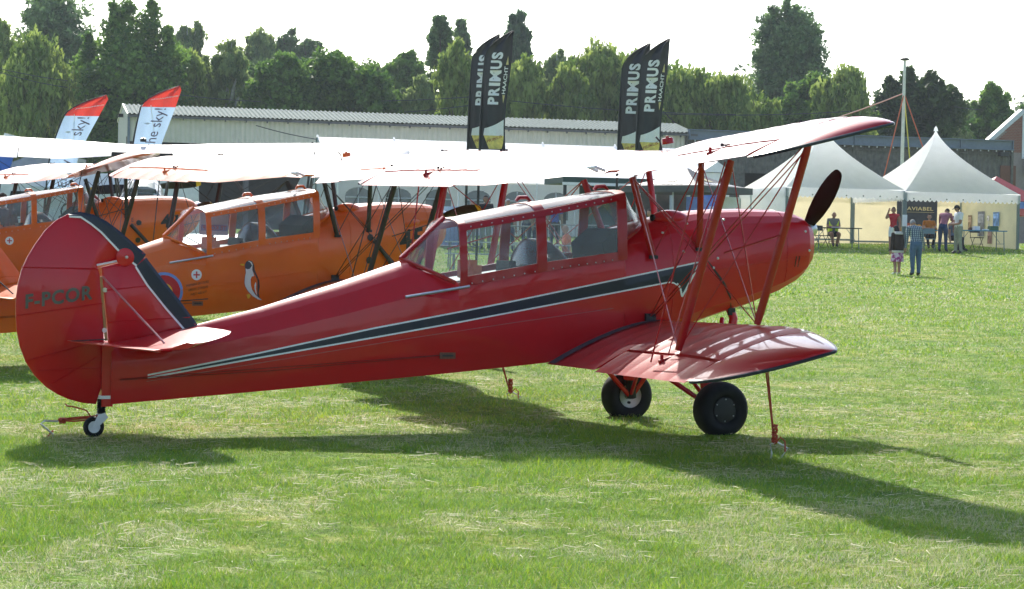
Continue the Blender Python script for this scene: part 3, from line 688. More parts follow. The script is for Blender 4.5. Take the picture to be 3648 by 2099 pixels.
# roundel
cx, cz = -2.59, .745
for k, (r_, c) in enumerate(((.225, (.14, .26, .60)), (.192, (.50, .008, .012)), (.10, (.80, .42, .01)), (.035, (.02, .02, .02)))):
    mb = MB(); disc_patch(mb, cx, cz, r_, .004 + .002*k); mb.build('roundel_ring', mat('roundel_%d' % k, c, .4), P1)
for k, s in enumerate(('PREMIERS SECOURS', 'EERSTE ZORGEN', 'FIRST AID KIT')):
    side_text(P1, s, -2.33 + .03*k, .805 - .050*k, .026, .16, M_DARK, 0, 'stencil_lettering', .8)
for k, s in enumerate(('E', '12V.DC')):
    side_text(P2, s, .12, 1.42 - .07*k, .06 if k == 0 else .04, .16, M_DARK, 0, 'stencil_lettering', .9)
# penguin badge (outline in x, z, about 0.5 m tall)
def badge(pts, m, off, name):
    P = [(-1.678 + 6.03e-4*(a - 1690) + 2.87e-5*(b - 390), 1.07 - 5.5e-4*(b - 390)) for a, b in pts]
    n = len(P); cx_, cz_ = sum(p[0] for p in P)/n, sum(p[1] for p in P)/n
    mb = MB(); side_patch(mb, P, [tuple(range(n))], off); return mb.build(name, m, P1)
badge([(1800,440),(1830,330),(1890,300),(1960,320),(2000,400),(2010,500),(2050,600),(2100,720),(2115,850),(2095,980),(2110,1070),(2170,1138),(2080,1120),(1960,1050),(1860,950),(1800,850),(1780,770),(1795,640),(1815,560)], mat('badge_dark', (.045, .03, .03), .4), .004, 'penguin_body')
badge([(1812,470),(1850,490),(1900,480),(1945,420),(1960,420),(1955,500),(1985,600),(1990,628),(1940,640),(1915,700),(1920,820),(1950,920),(2010,1010),(2080,1075),(2168,1136),(2080,1118),(1960,1046),(1862,946),(1803,848),(1784,770),(1799,640),(1818,560)], mat('badge_white', (.72, .71, .70), .4), .0065, 'penguin_belly')
badge([(1860,322),(1900,312),(1950,345),(1968,400),(1955,425),(1935,380),(1900,335)], MATS['badge_white'], .0065, 'penguin_cheek')
badge([(1795,400),(1825,345),(1875,333),(1920,360),(1932,415),(1915,460),(1870,488),(1820,470)], mat('badge_slate', (.05, .06, .09), .4), .0075, 'penguin_face')
badge([(2025,750),(2035,800),(2032,900),(2050,1000),(2070,1045),(2030,990),(2000,900),(1995,820)], MATS['badge_white'], .0065, 'penguin_wing_stripe')
badge([(1690,395),(1720,375),(1790,382),(1788,410),(1740,418)], M_YEL, .006, 'penguin_beak')
badge([(1885,1000),(1820,1035),(1850,1050),(1850,1100),(1890,1100),(1920,1045)], M_YEL, .006, 'penguin_feet')
# for-sale card in the rear window of 45
mb = MB(); mb.box((-1.72, .20, 1.52), (.36, .012, .26)); cd = mb.build('for_sale_card', mat('card_pink', (.62, .50, .56), .6), P1)
mb = MB(); mb.box((-1.72, .192, 1.475), (.34, .006, .07)); mb.build('card_band', mat('card_blue', (.30, .25, .45), .6), cd)
vs, fs = text2d('TE KOOP', .07, .002)
mb = MB(); wm = max(v[0] for v in vs); mb.add([(-1.72 + .155 - a/wm*.31, .186, 1.45 + b*1.0) for a, b in vs], fs); mb.build('card_lettering', mat('card_red', (.55, .08, .08), .6), cd)
# checkers on the silver nose
for i in range(4):
    for j in range(3):
        if (i + j) % 2 == 0:
            x, z = .40 + .12*i, 1.45 + .1*j; mb = MB()
            side_patch(mb, [(x, z), (x+.06, z), (x+.12, z), (x+.12, z+.1), (x+.06, z+.1), (x, z+.1)], [(0, 1, 2, 3, 4, 5)], .006); mb.build('checker_square', mat('checker_tan', (.50, .40, .32), .4), P3)
# ------------------------------------------------------------------ buildings, tents, flags
VR = -PSI                                   # heading whose local x runs to the right of the view, y away from it
YAW = VR + R(15)
M_CANVAS = mat('white_canvas', (.93, .935, .94), .6, var=.03, vscale=3, trans=.72)
M_WALLCAN = mat('backlit_canvas', (.72, .63, .42), .7, var=.06, vscale=2, trans=.36)  # yellow tone paints in the warm sun glow through the tent walls
M_POLE = mat('grey_green_pole', (.16, .20, .19), .5)
M_BEIGE = mat('beige_sheet', (.60, .58, .48), .5, var=.06, vscale=3)
M_ROOFG = mat('green_grey_roof_sheet', (.23, .27, .24), .85, spec=.08, var=.12, vscale=4)
M_GABLE = mat('pale_gable_panel', (.42, .43, .42), .6, var=.05)
M_GUT = mat('dark_gutter', (.09, .09, .095), .5)
M_GIRD = mat('blue_grey_girder', (.14, .18, .23), .5, var=.1)
M_SHEET = mat('weathered_grey_sheet', (.12, .115, .10), .7, var=.3, vscale=5)
M_BRICK = mat('brick_red', (.30, .12, .08), .8, var=.2, vscale=20)
def corrugated(mb, p0, p1, q0, q1, n, amp, nrm, mi=0):
    """sheet between edges p0-p1 and q0-q1 with n ribs standing out along nrm"""
    p0, p1, q0, q1, nrm = map(Vector, (p0, p1, q0, q1, nrm)); A = []; B = []
    for i in range(4*n + 1):
        t = i/(4*n); k = amp if i % 4 in (1, 2) else 0
        A.append(p0.lerp(p1, t) + nrm*k); B.append(q0.lerp(q1, t) + nrm*k)
    mb.grid([A, B], mi)
def hangar_a():
    L, D, he, hr = 28.5, 5.6, 5.35, 5.98
    g = gp(447, 99.5); Hs = thing('hangar', 'long beige corrugated hangar with green grey roof and open front', 'hangar', g, YAW)
    z0 = -.6
    mb = MB(); corrugated(mb, (0, -.25, he), (L, -.25, he), (0, D/2, hr), (L, D/2, hr), 130, .05, (0, -.2, 1))
    corrugated(mb, (0, D + .25, he), (L, D + .25, he), (0, D/2, hr), (L, D/2, hr), 130, .05, (0, .2, 1)); rf = mb.build('roof', M_ROOFG, Hs)
    mb = MB(); mb.box((L/2, -.32, he - .10), (L, .12, .10)); mb.build('gutter', M_GUT, rf)
    mb = MB(); corrugated(mb, (.12, 0, he - 1.28), (L, 0, he - 1.28), (.12, 0, he - .02), (L, 0, he - .02), 120, .035, (0, -1, 0)); mb.build('fascia_wall', M_BEIGE, Hs)
    mb = MB(); mb.prism([(0, 0, z0), (0, D, z0), (0, D, he), (0, D/2, hr - .03), (0, 0, he)], (.1, 0, 0)); mb.build('gable_wall', M_GABLE, Hs)
    mb = MB(); mb.prism([(L, 0, z0), (L, D, z0), (L, D, he), (L, D/2, hr - .03), (L, 0, he)], (.1, 0, 0)); mb.build('gable_wall', M_GABLE, Hs)
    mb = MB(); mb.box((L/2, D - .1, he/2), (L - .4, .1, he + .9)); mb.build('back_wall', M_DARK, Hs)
    mb = MB(); mb.prism([(-.04, -.2, he + .03), (-.04, D/2, hr + .05), (-.04, D + .2, he + .03), (-.04, D + .2, he - .09), (-.04, D/2, hr - .08), (-.04, -.2, he - .09)], (.06, 0, 0)); mb.build('verge_trim', M_BEIGE, rf)
    mb = MB(); mb.tube([(.06, -.12, he - .12), (.06, -.12, -.5)], .06, 8); mb.build('downpipe', M_GIRD, Hs)
    mb = MB(); mb.box((-.12, D/2 - .2, hr - .55), (.22, .34, .16)); mb.build('wall_lamp', M_DARK, Hs)
    for k in range(1, 5):
        mb = MB(); mb.box((k*L/5, .3, (he - 1.3)/2), (.25, .25, he - 1.3 + .9)); mb.build('post', M_GUT, Hs)
    for k in range(28):
        mb = MB(); mb.box((.6 + k*1.0, -.34, he - .16), (.05, .14, .14)); mb.build('gutter_bracket', M_GUT, rf)
hangar_a()
def hangar_b():
    g = gp(2443, 106.5); L, D, ht = 18.2, 7, 5.45
    Hs = thing('hangar', 'dark corrugated hangar with blue grey steel girder along its roof edge', 'hangar', g, YAW)
    mb = MB(); mb.box((L/2, 0, ht - .24), (L, .10, .46)); gr = mb.build('roof_girder', M_GIRD, Hs)
    for z in (ht, ht - .48):
        mb = MB(); mb.box((L/2, 0, z), (L, .38, .05)); mb.build('girder_flange', M_GIRD, gr)
    for k in range(7):
        mb = MB(); mb.box((.05 + k*(L - .1)/6, -.10, ht - .24), (.06, .12, .46)); mb.build('girder_stiffener', M_GIRD, gr)
    for k in range(40):
        mb = MB(); mb.box((.3 + k*L/40, -.20, ht - .56), (.05, .06, .08)); mb.build('girder_clip', M_STEEL, gr)
    mb = MB(); corrugated(mb, (0, .14, 3.35), (L, .14, 3.35), (0, .14, ht - .5), (L, .14, ht - .5), 90, .03, (0, -1, 0)); mb.build('fascia_wall', M_SHEET, Hs)
    mb = MB(); corrugated(mb, (11.6, .22, -.8), (L, .22, -.8), (11.6, .22, 3.35), (L, .22, 3.35), 36, .03, (0, -1, 0)); mb.build('front_wall', M_SHEET, Hs)
    mb = MB(); corrugated(mb, (0, .22, -.8), (3.2, .22, -.8), (0, .22, 3.35), (3.2, .22, 3.35), 18, .03, (0, -1, 0)); mb.build('front_wall', M_SHEET, Hs)
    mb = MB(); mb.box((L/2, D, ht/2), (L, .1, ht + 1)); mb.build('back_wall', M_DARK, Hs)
    mb = MB(); mb.box((.0, D/2, ht/2 - .5), (.12, D, ht + .8)); mb.build('side_wall', M_SHEET, Hs)
    mb = MB(); mb.box((L, D/2, ht/2 - .5), (.12, D, ht + .8)); mb.build('side_wall', M_SHEET, Hs)
    mb = MB(); mb.box((L/2, D/2, ht - .7), (L, D, .08)); mb.build('roof', M_SHEET, Hs)
    mb = MB(); mb.box((L - .6, -.15, ht - .72), (.5, .3, .22)); mb.build('floodlight', M_DARK, Hs)
    mb = MB(); mb.box((L - .2, .10, 3.6), (.9, .06, 1.1)); mb.build('rusty_panel', M_RUST, Hs)
hangar_b()
def brick_building():
    g = gp(3500, 124); B = thing('brick_building', 'red brick gabled building with white verge at the right edge', 'building', g, YAW)
    x1 = 9.0; e, h = 5.35, 7.7
    # gable wall rising to the right
    mb = MB(); mb.prism([(0, 0, -1), (x1, 0, -1), (x1, 0, h), (2.4, 0, h), (-.4, 0, e)], (0, .3, 0)); wl = mb.build('gable_wall', mat('mortar', (.34, .27, .23), .9), B)
    mbk = None; k = 0
    for r_ in range(24):
        z = 5.5 + r_*.095
        for c in range(11):
            x = .08 + c*.235 + (.117 if r_ % 2 else 0)
            zt = e + (h - e)*(x + .4)/2.8 if x < 2.4 else h
            if z + .1 > zt or x > 2.6: continue
            if mbk is None:
                mb = MB(); mb.box((0, 0, 0), (.215, .03, .075)); mbk = mb.build('brick', M_BRICK, wl); o = mbk
            else: o = mbk.copy(); COL.objects.link(o)
            o.location = (x, -.012, z); k += 1
    mb = MB(); mb.prism([(-.75, -.15, e - .25), (2.4, -.15, h + .05), (x1, -.15, h + .05), (x1, -.15, h + .32), (2.3, -.15, h + .32), (-.95, -.15, e - .12)], (0, .5, 0)); mb.build('roof', mat('pale_verge', (.62, .64, .66), .5), B)
    mb = MB(); mb.box((2.45, -.06, 6.4), (.13, .06, 2.6)); mb.build('white_post', M_WHITEP, B)
    mb = MB(); mb.box((6.5, -.3, 4.7), (8, .3, .9)); mb.build('white_canopy', M_WHITEP, B)
brick_building()
def marquee():
    g = gp(1200, 84.5); L, D, he, hr = 16.6, 10.2, 2.25, 4.15
    M = thing('marquee', 'long white ridge marquee with arched windows in its side', 'tent', g, YAW)
    rows = []
    for t in np.linspace(0, 1, 9): rows.append([(x, D/2*t - .1*(1-t), lerp(he, hr, t) - .10*math.sin(math.pi*t) + (.03*math.sin(x*1.26)**2 if 0 < t < 1 else 0)) for x in np.linspace(0, L, 54)])
    mb = MB(); mb.grid(rows); mb.grid([[(p[0], D - p[1], p[2]) for p in r_] for r_ in rows]); rf = mb.build('roof', mat('marquee_roof_canvas', (.90, .90, .91), .6, var=.03, trans=.2), M, True)
    for k in range(6):
        mb = MB(); mb.lathe([(0, .05), (.07, .045), (.1, 0)], (k*L/5, D/2, hr + .01), (0, 0, 1), 8); mb.build('ridge_cap', M_CANVAS, rf)
    for x in (0, L):
        mb = MB(); mb.prism([(x, 0, -.6), (x, D, -.6), (x, D, he), (x, D/2, hr - .02), (x, 0, he)], (.03, 0, 0)); mb.build('gable_wall', mat('grey_canvas', (.48, .52, .58), .6, trans=.15), M)
        mb = MB(); mb.tube([(x - .04, D/2, 0), (x - .04, D/2, hr - .05)], .03, 6); mb.build('gable_pole', M_POLE, M)
    mb = MB(); mb.box((L/2, D, he/2 - .3), (L, .03, he + .5)); mb.build('back_wall', M_CANVAS, M)
    n = 10
    for k in range(n):
        x0, x1 = k*L/n, (k+1)*L/n; w = x1 - x0
        mb = MB(); mb.box(((x0+x1)/2, 0, he/2 - .3), (w - .06, .03, he + .5)); wp = mb.build('wall_panel', M_CANVAS, M)
        a = [(x0 + w*.18, -.03, .75), (x1 - w*.18, -.03, .75)] + [((x0+x1)/2 + w*.32*math.cos(q), -.03, 1.55 + .35*math.sin(q)) for q in np.linspace(0, math.pi, 9)]
        mb = MB(); mb.prism(a, (0, .012, 0)); wn = mb.build('window', mat('marquee_window', (.20, .20, .20), .25), wp)
        mb = MB(); mb.box(((x0+x1)/2, -.04, 1.3), (.05, .02, 1.15)); mb.box(((x0+x1)/2, -.042, 1.5), (w*.62, .02, .05)); mb.build('window_bar', M_CANVAS, wn)
        mb = MB(); mb.tube([(x0, -.05, -.5), (x0, -.05, he)], .035, 6); mb.build('pole', M_WHITEP, M)
marquee()
def pagoda(label, g, yaw, S, right_wall, left_wall):
    T = thing('pagoda_tent', label, 'tent', g, yaw, 'pagoda tents in the display row')
    he, hp = 2.30, 4.85; c = S/2
    rows = []
    N = 14; m = 12
    for i in range(N+1):
        t = i/N; r_ = c*((1 - t)**1.55*.82 + (1 - t)*.18); z = he + (hp - he)*t
        ring = []
        for sx, sy, dx, dy in ((-1, -1, 1, 0), (1, -1, 0, 1), (1, 1, -1, 0), (-1, 1, 0, -1)):
            for k in range(m):
                q = k/m*2; sag = .045*math.sin(math.pi*k/m)*(1 - t)*4*t
                px, py = sx*r_ + dx*q*r_, sy*r_ + dy*q*r_; nx, ny = (0, sy) if dx else (sx, 0)
                if dy and False: pass
                ring.append((c + px*(1 - sag), c + py*(1 - sag), z))
        rows.append(ring)
    mb = MB(); mb.grid(rows, 0, True); rf = mb.build('roof', M_CANVAS, T, True, angle=30)
    mb = MB(); mb.lathe([(0, .09), (.12, .06), (.2, 0)], (c, c, hp - .05), (0, 0, 1), 10); mb.build('peak_cap', M_CANVAS, rf, True)
    for (x0, y0, x1, y1) in ((0, 0, S, 0), (S, 0, S, S), (S, S, 0, S), (0, S, 0, 0)):
        n = 26; a = []; b = []
        ox, oy = (0, -.02) if y0 == y1 == 0 else ((.02, 0) if x0 == x1 == S else ((0, .02) if y0 == S and y1 == S else (-.02, 0)))
        mb = MB()
        for i in range(n*6 + 1):
            t = i/(n*6); p = (lerp(x0, x1, t) + ox, lerp(y0, y1, t) + oy); a.append((*p, he + .005)); b.append((*p, he - .30 - .075*abs(math.sin(math.pi*n*t))))
        mb.grid([a, b]); va = mb.build('valance', M_CANVAS, rf)
        if oy < 0:
            for k in range(7):
                mb = MB(); mb.lathe([(0, .03), (.01, .03), (.01, 0)], (.35 + k*(S - .7)/6, -.025, he - .26), (0, -1, 0), 8); mb.build('eyelet', M_POLE, va)
    for x, y in ((0, 0), (S, 0), (S, S), (0, S)):
        mb = MB(); mb.box((x + (.04 if x == 0 else -.04), y + (.04 if y == 0 else -.04), (he - .5)/2 + .0), (.09, .09, he + .45)); mb.build('corner_pole', M_POLE, T)
    for k in range(3):
        x0, x1 = k*S/3, (k+1)*S/3
        mb = MB(); mb.grid([[(lerp(x0, x1, t), S - .03 + .02*math.sin(t*9 + k), z) for t in np.linspace(0, 1, 8)] for z in np.linspace(-.25, he, 5)]); mb.build('back_wall', M_WALLCAN, T, True)
    mb = MB(); mb.box((S/2, S - .10, .42), (S, .04, .07)); mb.box((S/2, S - .10, .06), (S, .05, .06)); mb.build('wall_rail', M_POLE, T)
    if right_wall:
        mb = MB(); mb.grid([[(S - .03 + .02*math.sin(t*12), lerp(0, S, t), z) for t in np.linspace(0, 1, 16)] for z in np.linspace(-.35, he, 5)]); mb.build('side_wall', M_WALLCAN, T, True)
    if left_wall:
        mb = MB(); mb.grid([[(.03 + .02*math.sin(t*12), lerp(0, S, t), z) for t in np.linspace(0, 1, 16)] for z in np.linspace(-.35, he, 5)]); mb.build('side_wall', M_CANVAS, T, True)
    return T
TY = VR + R(15); TS = 4.83
g1 = gp(2797, 78.5); T1 = pagoda('white pagoda tent nearest the propeller', g1, TY, TS, False, True)
ex = (math.cos(TY), math.sin(TY)); g2 = (g1[0] + ex[0]*TS, g1[1] + ex[1]*TS, g1[2] - .05)
T2 = pagoda('white pagoda tent with a dark banner and posters inside, at the right edge', g2, TY, TS, True, False)
def tent_pt(T, x, y, z): 
    M = Matrix.Rotation(TY, 4, 'Z'); M.translation = Vector(T); return tuple(M @ Vector((x, y, z)))
# dark banner in the tents
bx = gp(3192, 84.1)
bn = thing('wall_banner', 'dark hanging banner lettered AVIABEL on the tent back wall', 'banner', bx, TY)
mb = MB(); mb.grid([[(x, .03*math.sin(x*5 + z), z) for x in np.linspace(0, 1.75, 15)] for z in np.linspace(.35, 2.25, 9)]); cl = mb.build('cloth', mat('banner_slate', (.03, .035, .05), .7, var=.2), bn, True)
vs, fs = text2d('AVIABEL', .20, .004, 1.1); wm = max(v[0] for v in vs)
mb = MB(); mb.add([(.40 + a/wm*1.15, -.06, 1.38 + b) for a, b in vs], fs); mb.build('banner_lettering', mat('banner_gold', (.62, .50, .25), .5), bn)
mb = MB(); mb.box((.95, -.055, 1.31), (1.3, .005, .012)); mb.build('banner_line', MATS['banner_gold'], bn)
for k in range(7):
    mb = MB(); mb.lathe([(0, 0), (0, .13 + .05*(k % 3)), (.01, .13 + .05*(k % 3)), (.01, 0)], (.25 + .23*k, -.05 - .004*k, .62 + .08*(k % 2)), (0, -1, 0), 9); mb.build('banner_print', mat('print_%d' % (k % 3), [(.45, .22, .03), (.35, .06, .03), (.5, .35, .08)][k % 3], .7), bn)
# posters on the right wall
for k, (y, z, w, h, c) in enumerate(((3.9, 1.25, .30, .62, (.25, .16, .10)), (2.95, 1.20, .55, 1.0, (.16, .17, .20)), (2.2, .70, .35, .58, (.22, .12, .10)), (1.7, 1.38, .5, .55, (.12, .25, .5)), (2.35, 1.42, .16, .22, (.55, .5, .5)))):
    p = tent_pt(g2, TS - .09, y, z); mb = MB(); mb.box((0, 0, 0), (.012, w, h)); mb.box((-.008, w*.05, h*.22), (.006, w*.8, h*.35), mi=1)
    tag(mb.build('poster', [mat('poster_%d' % k, c, .6, var=.5, vscale=6), mat('poster_top_%d' % k, tuple(min(1, a*1.5 + .08) for a in c), .6, var=.4, vscale=9)], None, loc=p, rz=TY),
        ['small dark poster deepest on the tent side wall', 'tall grey poster in the middle of the tent side wall', 'low brown poster on the tent side wall', 'blue poster at the picture edge on the tent wall', 'tiny pale notice between the posters'][k], 'poster', 'posters on the tent wall')
p = tent_pt(g2, -.02, -.06, 1.2); mb = MB(); mb.box((0, 0, 0), (.20, .01, .44)); tag(mb.build('notice', M_WHITEP, None, loc=p, rz=TY), 'white paper notice fixed to the tent pole between the two pagodas', 'notice')
# small red and blue tent on the right
g = gp(3600, 97); T = thing('red_tent', 'red peaked tent with blue border behind the pagoda tents', 'tent', g, YAW)
mb = MB(); S = 3.4; he = 1.95
mb.add([(-S/2, 0, he), (S/2, 0, he), (S/2, S, he), (-S/2, S, he), (.1, S/2, he + 1.2)], [(0, 1, 4), (1, 2, 4), (2, 3, 4), (3, 0, 4)]); mb.build('roof', mat('red_canvas', (.55, .08, .07), .6), T)
for z, m_ in ((he - .18, mat('blue_canvas', (.12, .22, .55), .6)), (he - .50, MATS['red_canvas'])):
    mb = MB(); mb.box((0, S/2, z), (S, S, .32)); mb.build('border', m_, T)
for x in (-S/2 + .1, S/2 - .1):
    mb = MB(); mb.tube([(x, .1, -.3), (x, .1, he)], .04, 6); mb.build('pole', M_WHITEP, T)
# mast with guy ropes
g = gp(3206, 93); T = thing('mast', 'tall white mast with orange guy ropes behind the pagoda tents', 'mast', g, VR)
mb = MB(); mb.tube([(0, 0, -.3), (.0, 0, 4), (.02, 0, 8.02)], [.085, .08, .06], 10); mb.build('pole', mat('mast_white', (.7, .69, .62), .45), T)
mb = MB(); mb.lathe([(0, .18), (.06, .22), (.12, .1), (.14, 0)], (.02, 0, 8.0), (0, 0, 1), 10); mb.build('mast_cap', M_DARK, T)
for a, m_ in (((-.95, -1.2, 3.2), 'o'), ((1.45, -.6, 2.6), 'o'), ((.75, 1.2, 2.2), 'y'), ((-5.4, 2.0, 4.75), 'p')):
    mm = {'o': mat('orange_rope', (.55, .13, .05), .7), 'y': mat('yellow_rope', (.55, .5, .08), .7), 'p': mat('pink_rope', (.55, .25, .2), .7)}[m_]
    mb = MB(); b = Vector((.02, 0, 6.55)); e = Vector(a)
    if m_ != 'p': e = b + (e - b)*((b.z + .25)/(b.z - e.z))
    mb.tube([b.lerp(e, t) - Vector((0, 0, .15*math.sin(math.pi*t))) for t in np.linspace(0, 1, 7)], .028, 5); mb.build('guy_rope', mm, T)

# feather flags
def feather(label, u, vtop, Z, w, H, style, tip, group, lean=0.0):
    g = gp(u, Z); T = thing('feather_flag', label, 'flag', g, VR, group)
    n = 22; L = []; Rr = []
    Hb = H - (2.52 if style == 'primus' else 2.15)
    for i in range(n+1):
        t = i/n; z = lerp(Hb, H, t)
        k = max(0, (t - .76)/.24)
        xl = lean*t*t + tip*w*k**2.1; xr = lean*t*t + w*(1 - .05*math.sin(math.pi*t*2)) + (.10*w if style == 'sky' else 0)*t
        if style == 'sky': xr -= .22*w*(1-t)
        zr = z; L.append((xl, .02, z)); Rr.append((max(xr, xl + .005) if t < 1 else xl + .01, .10*math.sin(3*t + 1), zr))
    cols = 8; rows = []
    for a, b in zip(L, Rr): rows.append([(lerp(a[0], b[0], j/cols), lerp(a[1], b[1], j/cols) + .035*math.sin(j*1.3 + a[2]*2.2), a[2] + (b[2] - a[2])*j/cols) for j in range(cols+1)])
    def pt(fx, fz, off=-.012):
        i = min(max(fz, 0), .9999)*n; i0 = int(i); r0, r1 = rows[i0], rows[i0+1]; t = i - i0
        j = min(max(fx, 0), .9999)*cols; j0 = int(j); s = j - j0
        f = lambda r_: Vector(r_[j0]).lerp(Vector(r_[j0+1]), s)
        return tuple(f(r0).lerp(f(r1), t) + Vector((0, off, 0)))
    mb = MB(); mb.tube([(-.02 - lean*.3, 0, -.3), (-.02, 0, Hb)] + [(p[0] - .015, p[1], p[2]) for p in L] , [.028]*2 + [lerp(.026, .012, i/n) for i in range(n+1)], 6); mb.build('pole', M_BLACK, T)
    if style == 'primus':
        mb = MB(); mb.grid(rows); fc = mb.build('flag_cloth', M_FLAGK, T, True)
        def word(s, x0, x1, z0, z1, bold, m, name):
            vs, fs = text2d(s, 1, bold, 1.0); W_, H_ = max(v[0] for v in vs), max(v[1] for v in vs)
            mb = MB(); mb.add([pt(lerp(x1, x0, b/H_), lerp(z0, z1, a/W_)) for a, b in vs], fs); mb.build(name, m, fc)
        for k, ch in enumerate('PRIMUS'):
            cuts = (0, .165, .345, .43, .66, .845, 1.0); a_, b_ = lerp(.375, .825, cuts[k] + .012), lerp(.375, .825, cuts[k+1] - .012)
            word(ch, .22, .66, a_, b_, .045, M_WHITEP, 'flag_letter')
        word('HAACHT', .76, .90, .47, .70, .02, M_WHITEP, 'flag_lettering')
        for z0, z1 in ((.715, .79), (.39, .46)):
            mb = MB(); e = (z0, z1) if z0 > .5 else (z1, z0); mb.add([pt(.80, e[0]), pt(.90, e[0]), pt(.86, e[1])], [(0, 1, 2)]); mb.build('flag_rule', mat('gold_print', (.6, .5, .22), .5), fc)
        # beer glass print
        mb = MB(); mb.grid([[pt(lerp(.10 + .01*r_, .94, j/8), lerp(.12, lerp(.18, .255, (j/8)**1.4), r_/4)) for j in range(9)] for r_ in range(5)]); mb.build('glass_foam_print', M_WHITEP, fc)
        mb = MB(); mb.grid([[pt(lerp(.12 + .22*r_/4, .94 - .10*(r_/4)**2, j/8), lerp(.12, .008, r_/4)) for j in range(9)] for r_ in range(5)]); mb.build('glass_beer_print', mat('beer_print', (.72, .58, .16), .5, var=.3, vscale=9), fc)
        vs, fs = text2d('PRIMUS', 1, .01); W_ = max(v[0] for v in vs)
        mb = MB(); mb.add([pt(.25 + .62*a/W_, .055 + .035*b + .05*a/W_, -.016) for a, b in vs], fs); mb.build('glass_lettering', mat('print_brown', (.35, .12, .04), .5), fc)
    else:
        k = int(n*.80)
        mb = MB(); mb.grid(rows[:k+1]); fc = mb.build('flag_cloth', M_FLAGB, T, True)
        mb = MB(); mb.grid(rows[k:]); rc = mb.build('flag_top', M_FLAGR, T, True)
        vs, fs = text2d('Enjoy the sky!', 1, .0, 1.0); W_, H_ = max(v[0] for v in vs), max(v[1] for v in vs)
        mb = MB(); mb.add([pt(lerp(.86, .40, b/H_), lerp(.02, .76, a/W_)) for a, b in vs], fs); mb.build('flag_lettering', mat('purple_print', (.13, .10, .17), .6), fc)
        vs, fs = text2d('www.zweefvliegen.be', 1, .02); W_ = max(v[0] for v in vs)
        mb = MB(); mb.add([pt(.12 + .85*a/W_, .835 + .025*b + .045*a/W_) for a, b in vs], fs); mb.build('flag_lettering', M_WHITEP, rc)
        mb = MB(); mb.add([pt(.25, .79), pt(.27, .79), pt(.62, .50), pt(.60, .50)], [(0, 1, 2, 3)]); mb.add([pt(.20, .60), pt(.34, .61), pt(.42, .60), pt(.34, .585)], [(0, 1, 2, 3)]); mb.build('glider_print', M_WHITEP, fc)
M_FLAGK = mat('black_flag', (.028, .028, .035), .45, var=.2, vscale=2, trans=.12)
M_FLAGB = mat('pale_blue_flag', (.45, .60, .82), .6, var=.10, vscale=1.2, trans=.35)
M_FLAGR = mat('red_flag', (.66, .06, .05), .6, var=.05, trans=.35)
def fh(u, vtop, Z):
    return (904 + (u - 1824)*.01836 - vtop)*Z/CF + 1.427 - gp(u, Z)[2]
for lab, u, v, Z, w, st, tip, lean in (
        ('black PRIMUS feather flag in the left pair, left one', 1662, 122, 46, .54, 'primus', 1.0, .10), ('black PRIMUS feather flag in the left pair, right one', 1705, 110, 44.5, .53, 'primus', 1.0, .12),
        ('black PRIMUS feather flag in the right pair, left one', 2197, 154, 46.5, .55, 'primus', 1.0, .10), ('black PRIMUS feather flag in the right pair, right one', 2262, 138, 45, .53, 'primus', 1.0, .12),
        ('pale blue feather flag with red top, left of the hangar gable', 165, 336, 48, .74, 'sky', .95, .62), ('pale blue feather flag with red top, in front of the hangar', 462, 304, 47.5, .72, 'sky', 1.0, .36)):
    feather(lab, u, v, Z, w, fh(u, v, Z), st, tip, 'feather flags', lean)
# power lines
for k, (u0, v0, u1, v1, Z, sag) in enumerate(((0, 245, 240, 288, 112, .2), (0, 258, 240, 312, 112, .3), (640, 338, 930, 362, 112, .2), (1360, 360, 1680, 345, 112, .15), (1440, 400, 1680, 375, 112, .1), (1824, 360, 2620, 408, 114, .6), (2330, 405, 3060, 395, 114, .6), (3400, 380, 3500, 392, 114, .1), (912, 447, 1130, 497, 92, .2))):
    a, b = Vector(at(u0, v0, Z)), Vector(at(u1, v1, Z)); mb = MB(); mb.tube([a.lerp(b, t) - Vector((0, 0, sag*4*t*(1-t)*.25)) for t in np.linspace(0, 1, 12)], .02, 4)
    tag(mb.build('overhead_wire', mat('wire_grey', (.06, .06, .065), .6), None), ['thin overhead wire across the left trees, upper', 'thin overhead wire across the left trees, lower', 'thin overhead wire past the birch trunks', 'overhead wire running to the left black flags, upper', 'overhead wire running to the left black flags, lower', 'overhead wire in front of the willows', 'overhead wire in front of the tall poplars', 'short overhead wire right of the dark yew', 'cable sagging across the beige hangar wall'][k], 'wire', 'overhead wires')
# ------------------------------------------------------------------ tie-down ropes
M_ROPE = mat('orange_red_rope', (.45, .06, .03), .7, var=.2, vscale=60)
M_PEG = mat('galvanised_peg', (.55, .56, .57), .35, .8)
def tiedown(label, top, peg, side):
    T = thing('tie_down', label, 'rope', peg, 0, 'tie-downs of the red biplane')
    t = Vector(top) - Vector(peg); b = Vector((0, 0, .10))
    mb = MB()
    for k in (-1, 1): mb.tube([t + Vector((.012*k, 0, 0)), t.lerp(b, .5) + Vector((.010*k, .006*k, 0)), b], .0065, 6)
    mb.build('rope', M_ROPE, T)
    mb = MB()
    for k in range(6): mb.tube([b + Vector((.016*math.cos(a + k), .016*math.sin(a + k), .02 + .022*k + .008*math.sin(3*a))) for a in np.linspace(0, 6.3, 9)], .009, 5)
    mb.tube([b, b + Vector((.04*side, -.02, .05)), b + Vector((.07*side, -.03, .02)), b + Vector((.06*side, -.05, -.05))], .006, 5); mb.build('knot', M_ROPE, T, True)
    mb = MB(); mb.tube([(-.03*side, 0, -.08), (-.02*side, 0, .04), (-.035*side, 0, .10), (.02*side, 0, .115), (.10*side, -.02, .07), (.05*side, -.02, .01), (.02*side, -.02, -.03)], .007, 6); mb.build('peg', M_PEG, T, True)
